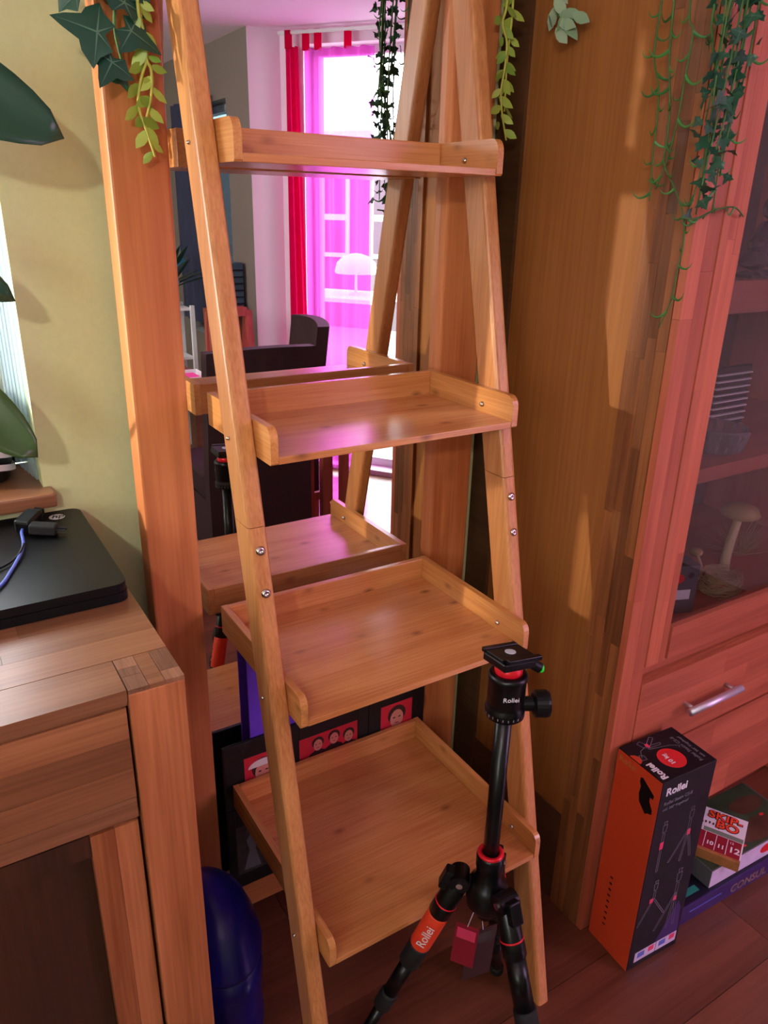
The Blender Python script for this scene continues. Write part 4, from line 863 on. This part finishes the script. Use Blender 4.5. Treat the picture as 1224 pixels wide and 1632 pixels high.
# dense ivy cluster hanging at the cabinet's front corner
g7 = thing('ivy_garland', 'dense dark ivy tuft hanging at the front corner of the cabinet', 'garland', (1.06, -.44, 2.06))
for k_ in range(8):
    a = rnd.uniform(0, 6.28); x, y_ = 1.06+.022*math.cos(a), -.448+.012*math.sin(a)
    pts = smoothpath([(x, y_, 2.06), (x+rnd.uniform(-.02, .02), y_-.01, 1.9), (x+rnd.uniform(-.02, .02), y_-.01, 1.74), (x+rnd.uniform(-.01, .02), y_, 1.66-.018*k_)], 7)
    loc(obj('stem', tube(B(), pts, .002, 6, .0012), 'crescentstem', smooth=True), g7)
    for i, p in enumerate(pts[2:]):
        n_ = Vector((rnd.uniform(-1, 1), rnd.uniform(-1, 1), rnd.uniform(0, .7)))
        place('ivy', 'leaf', g7, p + Vector((rnd.uniform(-.02, .02), rnd.uniform(-.022, .012), 0)), rnd.uniform(.011, .019), n_, (rnd.uniform(-1, 1), rnd.uniform(-1, 1), rnd.uniform(-1, 0)))

# ------------------------------------------------------------------ curtains at the bay window
def curtain(name, label, mat, s0, s1, z0, z1, waves, amp, d, taps, flare=0., n=90):
    t = thing(name, label, 'curtain', bay(s0, d, z1)); bm = B(); g = []
    zs = [z0 + (z1-z0)*j/6 for j in range(7)]
    for i in range(n+1):
        f = i/n
        g.append([bm.verts.new(bay(s0 + (s1-s0)*f + flare*(1-(z-z0)/(z1-z0))*f, d + amp*math.sin(f*waves*2*PI) + amp*.5*math.sin(f*waves*5.3+1+z), z)) for z in zs])
    for i in range(n):
        for j in range(6): bm.faces.new((g[i][j], g[i+1][j], g[i+1][j+1], g[i][j+1]))
    loc(obj('fabric', bm, mat, smooth=True), t)
    for s in taps: loc(obj('tab_loop', baybox(B(), s-.016, s+.016, d-.012, d+.012, z1-.008, 2.385), 'curtain_red'), t)
    return t
curtain('curtain', 'opaque crimson curtain gathered at the window edge in the mirror', 'curtain_red', .012, .085, .02, 2.31, 2.5, .012, .06, (.03,), .06)
curtain('curtain', 'sheer pink curtain hanging across the bright window in the mirror', 'curtain_pink', .118, .515, .03, 2.30, 5, .014, .05, (.127, .197, .368), .0)
curtain('curtain', 'second sheer pink curtain further along the window', 'curtain_pink', .92, 1.20, .03, 2.30, 5, .018, .075, (.95, 1.05, 1.18), .0)
curtain('curtain', 'far crimson curtain gathered at the other window edge', 'curtain_red', 1.22, 1.36, .02, 2.31, 3, .014, .06, (1.25, 1.33), .0)
o = obj('curtain_rod', cyl(B(), bay(-.03, .06, 2.375), bay(1.45, .06, 2.375), .009, n=12), 'winframe', smooth=True); tag(o, 'slim pale curtain rod above the pink curtains', 'rod')
# dark blue blackout cloth and light strip in the passage
bm = B(); g = []
for i in range(61):
    f = i/60; g.append([bm.verts.new((1.765 + .012*math.sin(f*30), -4.29 + .72*f + 0, z)) for z in (.78, 1.3, 2.13)])
for i in range(60):
    for j in range(2): bm.faces.new((g[i][j], g[i+1][j], g[i+1][j+1], g[i][j+1]))
o = obj('blackout_curtain', bm, 'curtain_blue', smooth=True); tag(o, 'dark blue blackout curtain beside the pale light strip in the mirror', 'curtain')

# ------------------------------------------------------------------ dining corner seen in the mirror
def chair(label, cx_, cy_, rz):
    t = thing('upholstered_chair', label, 'chair', (cx_, cy_, 0)); t.rotation_euler = (0, 0, rz)
    # local: back plane at y=0 (outer side +y), seat towards -y
    bm = B(); n = 8; pr = []
    for i in range(n+1):
        f = i/n; x = -.235+.47*f; cv = .035*(1-(2*f-1)**2); rows = []
        for z, yo in ((.12, 0), (.45, 0), (1.0+.012*math.sin(PI*f), .06)): rows.append((x, yo+cv, z))
        pr.append(rows)
    F_ = [[bm.verts.new(p) for p in r] for r in pr]; K_ = [[bm.verts.new((p[0], p[1]-.06, p[2])) for p in r] for r in pr]
    for G in (F_, K_):
        for i in range(n):
            for j in range(2): bm.faces.new((G[i][j], G[i+1][j], G[i+1][j+1], G[i][j+1]))
    for i in range(n):
        for j in (0, 2): bm.faces.new((F_[i][j], F_[i+1][j], K_[i+1][j], K_[i][j]))
    for i in (0, n):
        for j in range(2): bm.faces.new((F_[i][j], F_[i][j+1], K_[i][j+1], K_[i][j]))
    obj('backrest', bm, 'chair', t)
    bxo('seat', -.235, .235, -.46, -.062, .36, .48, 'chair', t, .02); bxo('seat_skirt', -.232, .232, -.455, -.064, .12, .359, 'chair', t)
    for x in (-.2, .2):
        for yy in (-.42, -.02): bxo('leg', x-.022, x+.022, yy-.022, yy+.022, 0, .1195, 'redwood', t)
    return t
chair('dark brown upholstered chair with its back to the mirror', 1.21, -1.65, 0)
chair('dark brown upholstered chair turned sideways nearer the curtain', 1.74, -2.30, math.radians(-80))
dt = thing('dining_table', 'wooden dining table behind the dark chairs', 'table', (.75, -2.6, 0))
loc(bxo('table_top', .25, 1.22, -3.05, -2.16, .725, .755, 'table', bev=.004), dt)
for x in (.32, 1.15):
    for yy in (-2.98, -2.23): loc(bxo('leg', x-.04, x+.04, yy-.04, yy+.04, 0, .7245, 'table'), dt)
loc(bxo('apron', .36, 1.11, -3.0, -2.21, .64, .7245, 'table'), dt)
sp = thing('clothes_stool', 'reddish square wooden stool beside the table leg', 'stool', (1.60, -1.80, 0))
loc(bxo('stool_top', 1.53, 1.67, -1.90, -1.70, .60, .63, 'redwood', bev=.003), sp)
for x in (1.55, 1.65):
    for yy in (-1.88, -1.72): loc(bxo('leg', x-.018, x+.018, yy-.018, yy+.018, 0, .5995, 'redwood'), sp)
loc(bxo('stretcher', 1.569, 1.631, -1.89, -1.87, .2, .24, 'redwood'), sp); loc(bxo('stretcher', 1.569, 1.631, -1.73, -1.71, .2, .24, 'redwood'), sp)
c = thing('pink_candle', 'bright pink pillar candle on the dining table', 'candle', (1.10, -2.50, .7555))
loc(obj('wax', lathe(B(), [(.022, 0), (.022, .1), (.018, .104), (0, .1)], (1.10, -2.50, .7555), n=18), 'pinkwax', smooth=True), c); loc(obj('wick', cyl(B(), (1.10, -2.50, .855), (1.10, -2.50, .87), .0015, n=6), 'black'), c)
t = thing('serving_tray', 'shallow white rimmed tray with magenta cloth on the table', 'tray', (1.08, -2.3, .7555))
bm = B(); box(bm, .97, 1.19, -2.38, -2.2, .7555, .76); box(bm, .97, 1.19, -2.385, -2.38, .7555, .785); box(bm, .97, 1.19, -2.2, -2.195, .7555, .785); box(bm, .965, .97, -2.385, -2.195, .7555, .785); box(bm, 1.19, 1.195, -2.385, -2.195, .7555, .785)
loc(obj('tray_body', bm, 'outwhite'), t); loc(bxo('cloth', .99, 1.17, -2.36, -2.22, .7605, .775, 'pinkwax', bev=.004), t)
t = thing('folding_rack', 'reddish wooden folding rack standing against the passage wall', 'rack', (1.6, -2.95, 0))
for x, dy in ((1.48, .14), (1.70, .14)):
    for s in (-1, 1):
        bm = B(); p, q_ = Vector((x, -2.95 + s*dy, 0)), Vector((x, -2.95 + s*.012, .98)); m0 = Matrix.Translation((p+q_)/2) @ (q_-p).to_track_quat('Z', 'X').to_matrix().to_4x4(); L_ = (q_-p).length
        box(bm, -.012, .012, -.02, .02, -L_/2, L_/2, .002, mat=m0); loc(obj('side_rail', bm, 'redwood'), t)
for z, o_ in ((.95, .014), (.6, .055), (.25, .10)):
    for s in (-1, 1): loc(bxo('crossbar', 1.492, 1.688, -2.95+s*(o_+.008)-.008, -2.95+s*(o_+.008)+.008, z, z+.05, 'redwood'), t)
t = thing('plastic_crate', 'slate blue ribbed plastic crate upright on a wooden stand', 'crate', (1.70, -3.2, .98))
bm = B(); box(bm, 1.60, 1.78, -3.26, -3.18, .961, 1.22, .004); loc(obj('crate_body', bm, 'slate'), t)
for i in range(6): loc(bxo('rib', 1.605, 1.775, -3.18, -3.172, .985+.038*i, .993+.038*i, 'navycard'), t)
t2 = thing('wooden_stand', 'reddish wooden stand carrying the slate blue crate', 'stand', (1.69, -3.22, 0))
loc(bxo('stand_top', 1.56, 1.79, -3.3, -3.14, .93, .96, 'redwood', bev=.002), t2)
for x in (1.575, 1.775):
    for yy in (-3.285, -3.155): loc(bxo('leg', x-.013, x+.013, yy-.013, yy+.013, 0, .9295, 'redwood'), t2)
t = thing('white_rack', 'small white open rack behind the table in the mirror', 'rack', (1.45, -3.6, 0))
for x in (1.32, 1.56):
    for yy in (-3.72, -3.5): loc(bxo('upright', x-.012, x+.012, yy-.012, yy+.012, 0, .95, 'outwhite'), t)
for z in (.3, .62, .92): loc(bxo('rack_shelf', 1.333, 1.547, -3.72, -3.5, z, z+.018, 'outwhite'), t)
t = thing('flowering_plant', 'dark leafy plant with blue flowers at the mirror edge', 'plant', (1.5, -3.6, .9385))
loc(obj('flower_pot', lathe(B(), [(.05, 0), (.065, .1), (.06, .1), (.045, .01), (0, .01)], (1.44, -3.61, .9385), n=20), 'pot', smooth=True), t)
for i in range(22):
    a = rnd.uniform(0, 6.28); e = rnd.uniform(.3, 1.4); L_ = rnd.uniform(.15, .4); b0 = Vector((1.44, -3.61, 1.03))
    p = b0 + Vector((math.cos(a)*math.cos(e), math.sin(a)*math.cos(e), math.sin(e)))*L_
    loc(leaf(p, b0, .03, (math.cos(a)*-.5, math.sin(a)*-.5, .8), 'ficus', n=6), t)
for i in range(9):
    c = Vector((1.47+rnd.uniform(-.05, .06), -3.5+rnd.uniform(-.03, .03), 1.14+rnd.uniform(-.06, .08))); bm = B()
    for k_ in range(5):
        a = 2*PI*k_/5; flat(bm, ell(.014, .009, 8), c + Vector((math.cos(a)*.012, .004, math.sin(a)*.012)), (math.cos(a), 0, math.sin(a)), (-math.sin(a), .3, math.cos(a)))
    loc(obj('flower', bm, 'bluepetal'), t)
t = thing('robot_vacuum', 'dark round robot vacuum on the floor near the window', 'vacuum', (2.36, -1.9, 0))
loc(obj('vacuum_body', lathe(B(), [(.15, .012), (.17, .02), (.17, .07), (.16, .08), (0, .082)], (2.36, -1.9, 0), n=36), 'black', smooth=True), t); loc(obj('vacuum_cap', lathe(B(), [(.045, .0825), (.045, .092), (.04, .096), (0, .096)], (2.36, -1.9, 0), n=24), 'alu', smooth=True), t)
loc(obj('wheel', cyl(B(), (2.30, -1.83, .012), (2.34, -1.83, .012), .012, n=12), 'rubber'), t); loc(obj('wheel', cyl(B(), (2.30, -1.97, .012), (2.34, -1.97, .012), .012, n=12), 'rubber'), t)

# ------------------------------------------------------------------ unseen uplighter added behind the camera to brighten wall and shelf
fl_ = thing('added_uplighter', 'unseen added uplighter with a shallow dish standing behind the camera', 'lamp', (LX, LY, 0))
loc(obj('lamp_base', lathe(B(), [(.13, 0), (.13, .012), (.02, .03), (0, .03)], (LX, LY, 0), n=28), 'black', smooth=True), fl_)
loc(obj('pole', cyl(B(), (LX, LY, .03), (LX, LY, LZ-.20), .011, n=14), 'blackmetal', smooth=True), fl_)
loc(obj('dish_shade', lathe(B(), [(.02, LZ-.20), (.08, LZ-.185), (.20, LZ-.145), (.215, LZ-.132), (.20, LZ-.136), (.07, LZ-.178), (0, LZ-.18)], (LX, LY, 0), n=40), 'black', smooth=True), fl_)  # rim height set to keep the added light off the low fronts
loc(obj('bulb', lathe(B(), [(0, LZ-.042)] + [(.042*math.sin(PI*i/12), LZ-.042*math.cos(PI*i/12)) for i in range(1, 12)] + [(0, LZ+.042)], (LX, LY, 0), n=24), BULB, smooth=True), fl_)
loc(obj('socket', cyl(B(), (LX, LY, LZ-.178), (LX, LY, LZ-.041), .018, n=14), 'black'), fl_)

# unseen light source added outside the sill window: it shines past the window corner, through the shelf, onto the cabinet side
gx, gy, gz = -1.40, .50, 1.65
ln = thing('added_patch_light', 'unseen added globe light on a post outside the sill window', 'lamp', (gx, gy, 0))
loc(obj('added_light_post', cyl(B(), (gx, gy, -.05), (gx, gy, gz-.075), .02, n=14), 'black'), ln); loc(obj('added_light_cup', lathe(B(), [(.02, gz-.075), (.03, gz-.06), (.034, gz-.045)], (gx, gy, 0), n=18), 'black'), ln)
loc(obj('globe', lathe(B(), [(0, gz-.025)] + [(.025*math.sin(PI*i/12), gz-.025*math.cos(PI*i/12)) for i in range(1, 12)] + [(0, gz+.025)], (gx, gy, 0), n=24), GLOBE, smooth=True), ln)
struct(bxo('ground_garden', -4.0, 2.0, .33, 4.0, -.12, -.05, 'patio'), 'pale paving outside the sill window', 'ground')

# ------------------------------------------------------------------ terrace outside the bay window
struct(bxo('ground_terrace', 2.0, 14, -14, -1.0, -.12, -.055, 'patio'), 'pale terrace paving outside the window', 'ground')
OB = BAY0 - BN*6.0
def outbox(bm, s0, s1, d0, d1, z0, z1):
    m = Matrix((BU, BN, Vector((0, 0, 1)))).transposed().to_4x4(); m.translation = OB; return box(bm, s0, s1, d0, d1, z0, z1, mat=m)
ho = thing('neighbour_house', 'pale house with white framed windows beyond the terrace', 'house', OB)
loc(obj('facade', outbox(B(), -5, 5, -.3, 0, -.05, 2.35), 'plaster'), ho)
loc(obj('eaves', outbox(B(), -5, 5, -.4, .25, 2.36, 2.46), 'outwhite'), ho)
for s in (-3.2, -2.1, -1.0, .1, 1.2, 2.3):
    wn = loc(obj('window', outbox(B(), s, s+.8, .002, .03, .9, 2.0), 'outwhite'), ho)
    for a, b in ((.06, .37), (.43, .74)):
        for z0, z1 in ((.96, 1.38), (1.46, 1.94)): obj('pane', outbox(B(), s+a, s+b, .0305, .035, z0, z1), 'outwin', wn).matrix_parent_inverse = Matrix.Translation(-Vector((0, 0, 0)))
tw = thing('garden_table', 'white garden table on the terrace behind the sheer curtain', 'table', bay(-.9, -3.0, 0))
m = Matrix((BU, BN, Vector((0, 0, 1)))).transposed().to_4x4(); m.translation = bay(-1.2, -3.0, 0)
loc(obj('table_top', box(B(), -.6, .7, -.4, .4, .70, .74, .004, mat=m), 'outwhite'), tw)
for a in (-.52, .62):
    for b in (-.33, .33): loc(obj('leg', box(B(), a-.025, a+.025, b-.025, b+.025, -.0545, .6995, mat=m), 'outwhite'), tw)
gl = thing('garden_lamp', 'white domed lamp standing on the garden table', 'lamp', m @ Vector((.25, 0, .7405)))
pb0 = m @ Vector((.25, 0, .7405))
loc(obj('lamp_base', lathe(B(), [(.08, 0), (.08, .012), (.015, .02), (.012, .2)], pb0, n=20), 'outwhite', smooth=True), gl); loc(obj('lamp_shade', lathe(B(), [(.2, .201), (.21, .22), (.19, .3), (.13, .36), (.05, .385), (0, .39)], pb0, n=28), 'outwhite', smooth=True), gl)
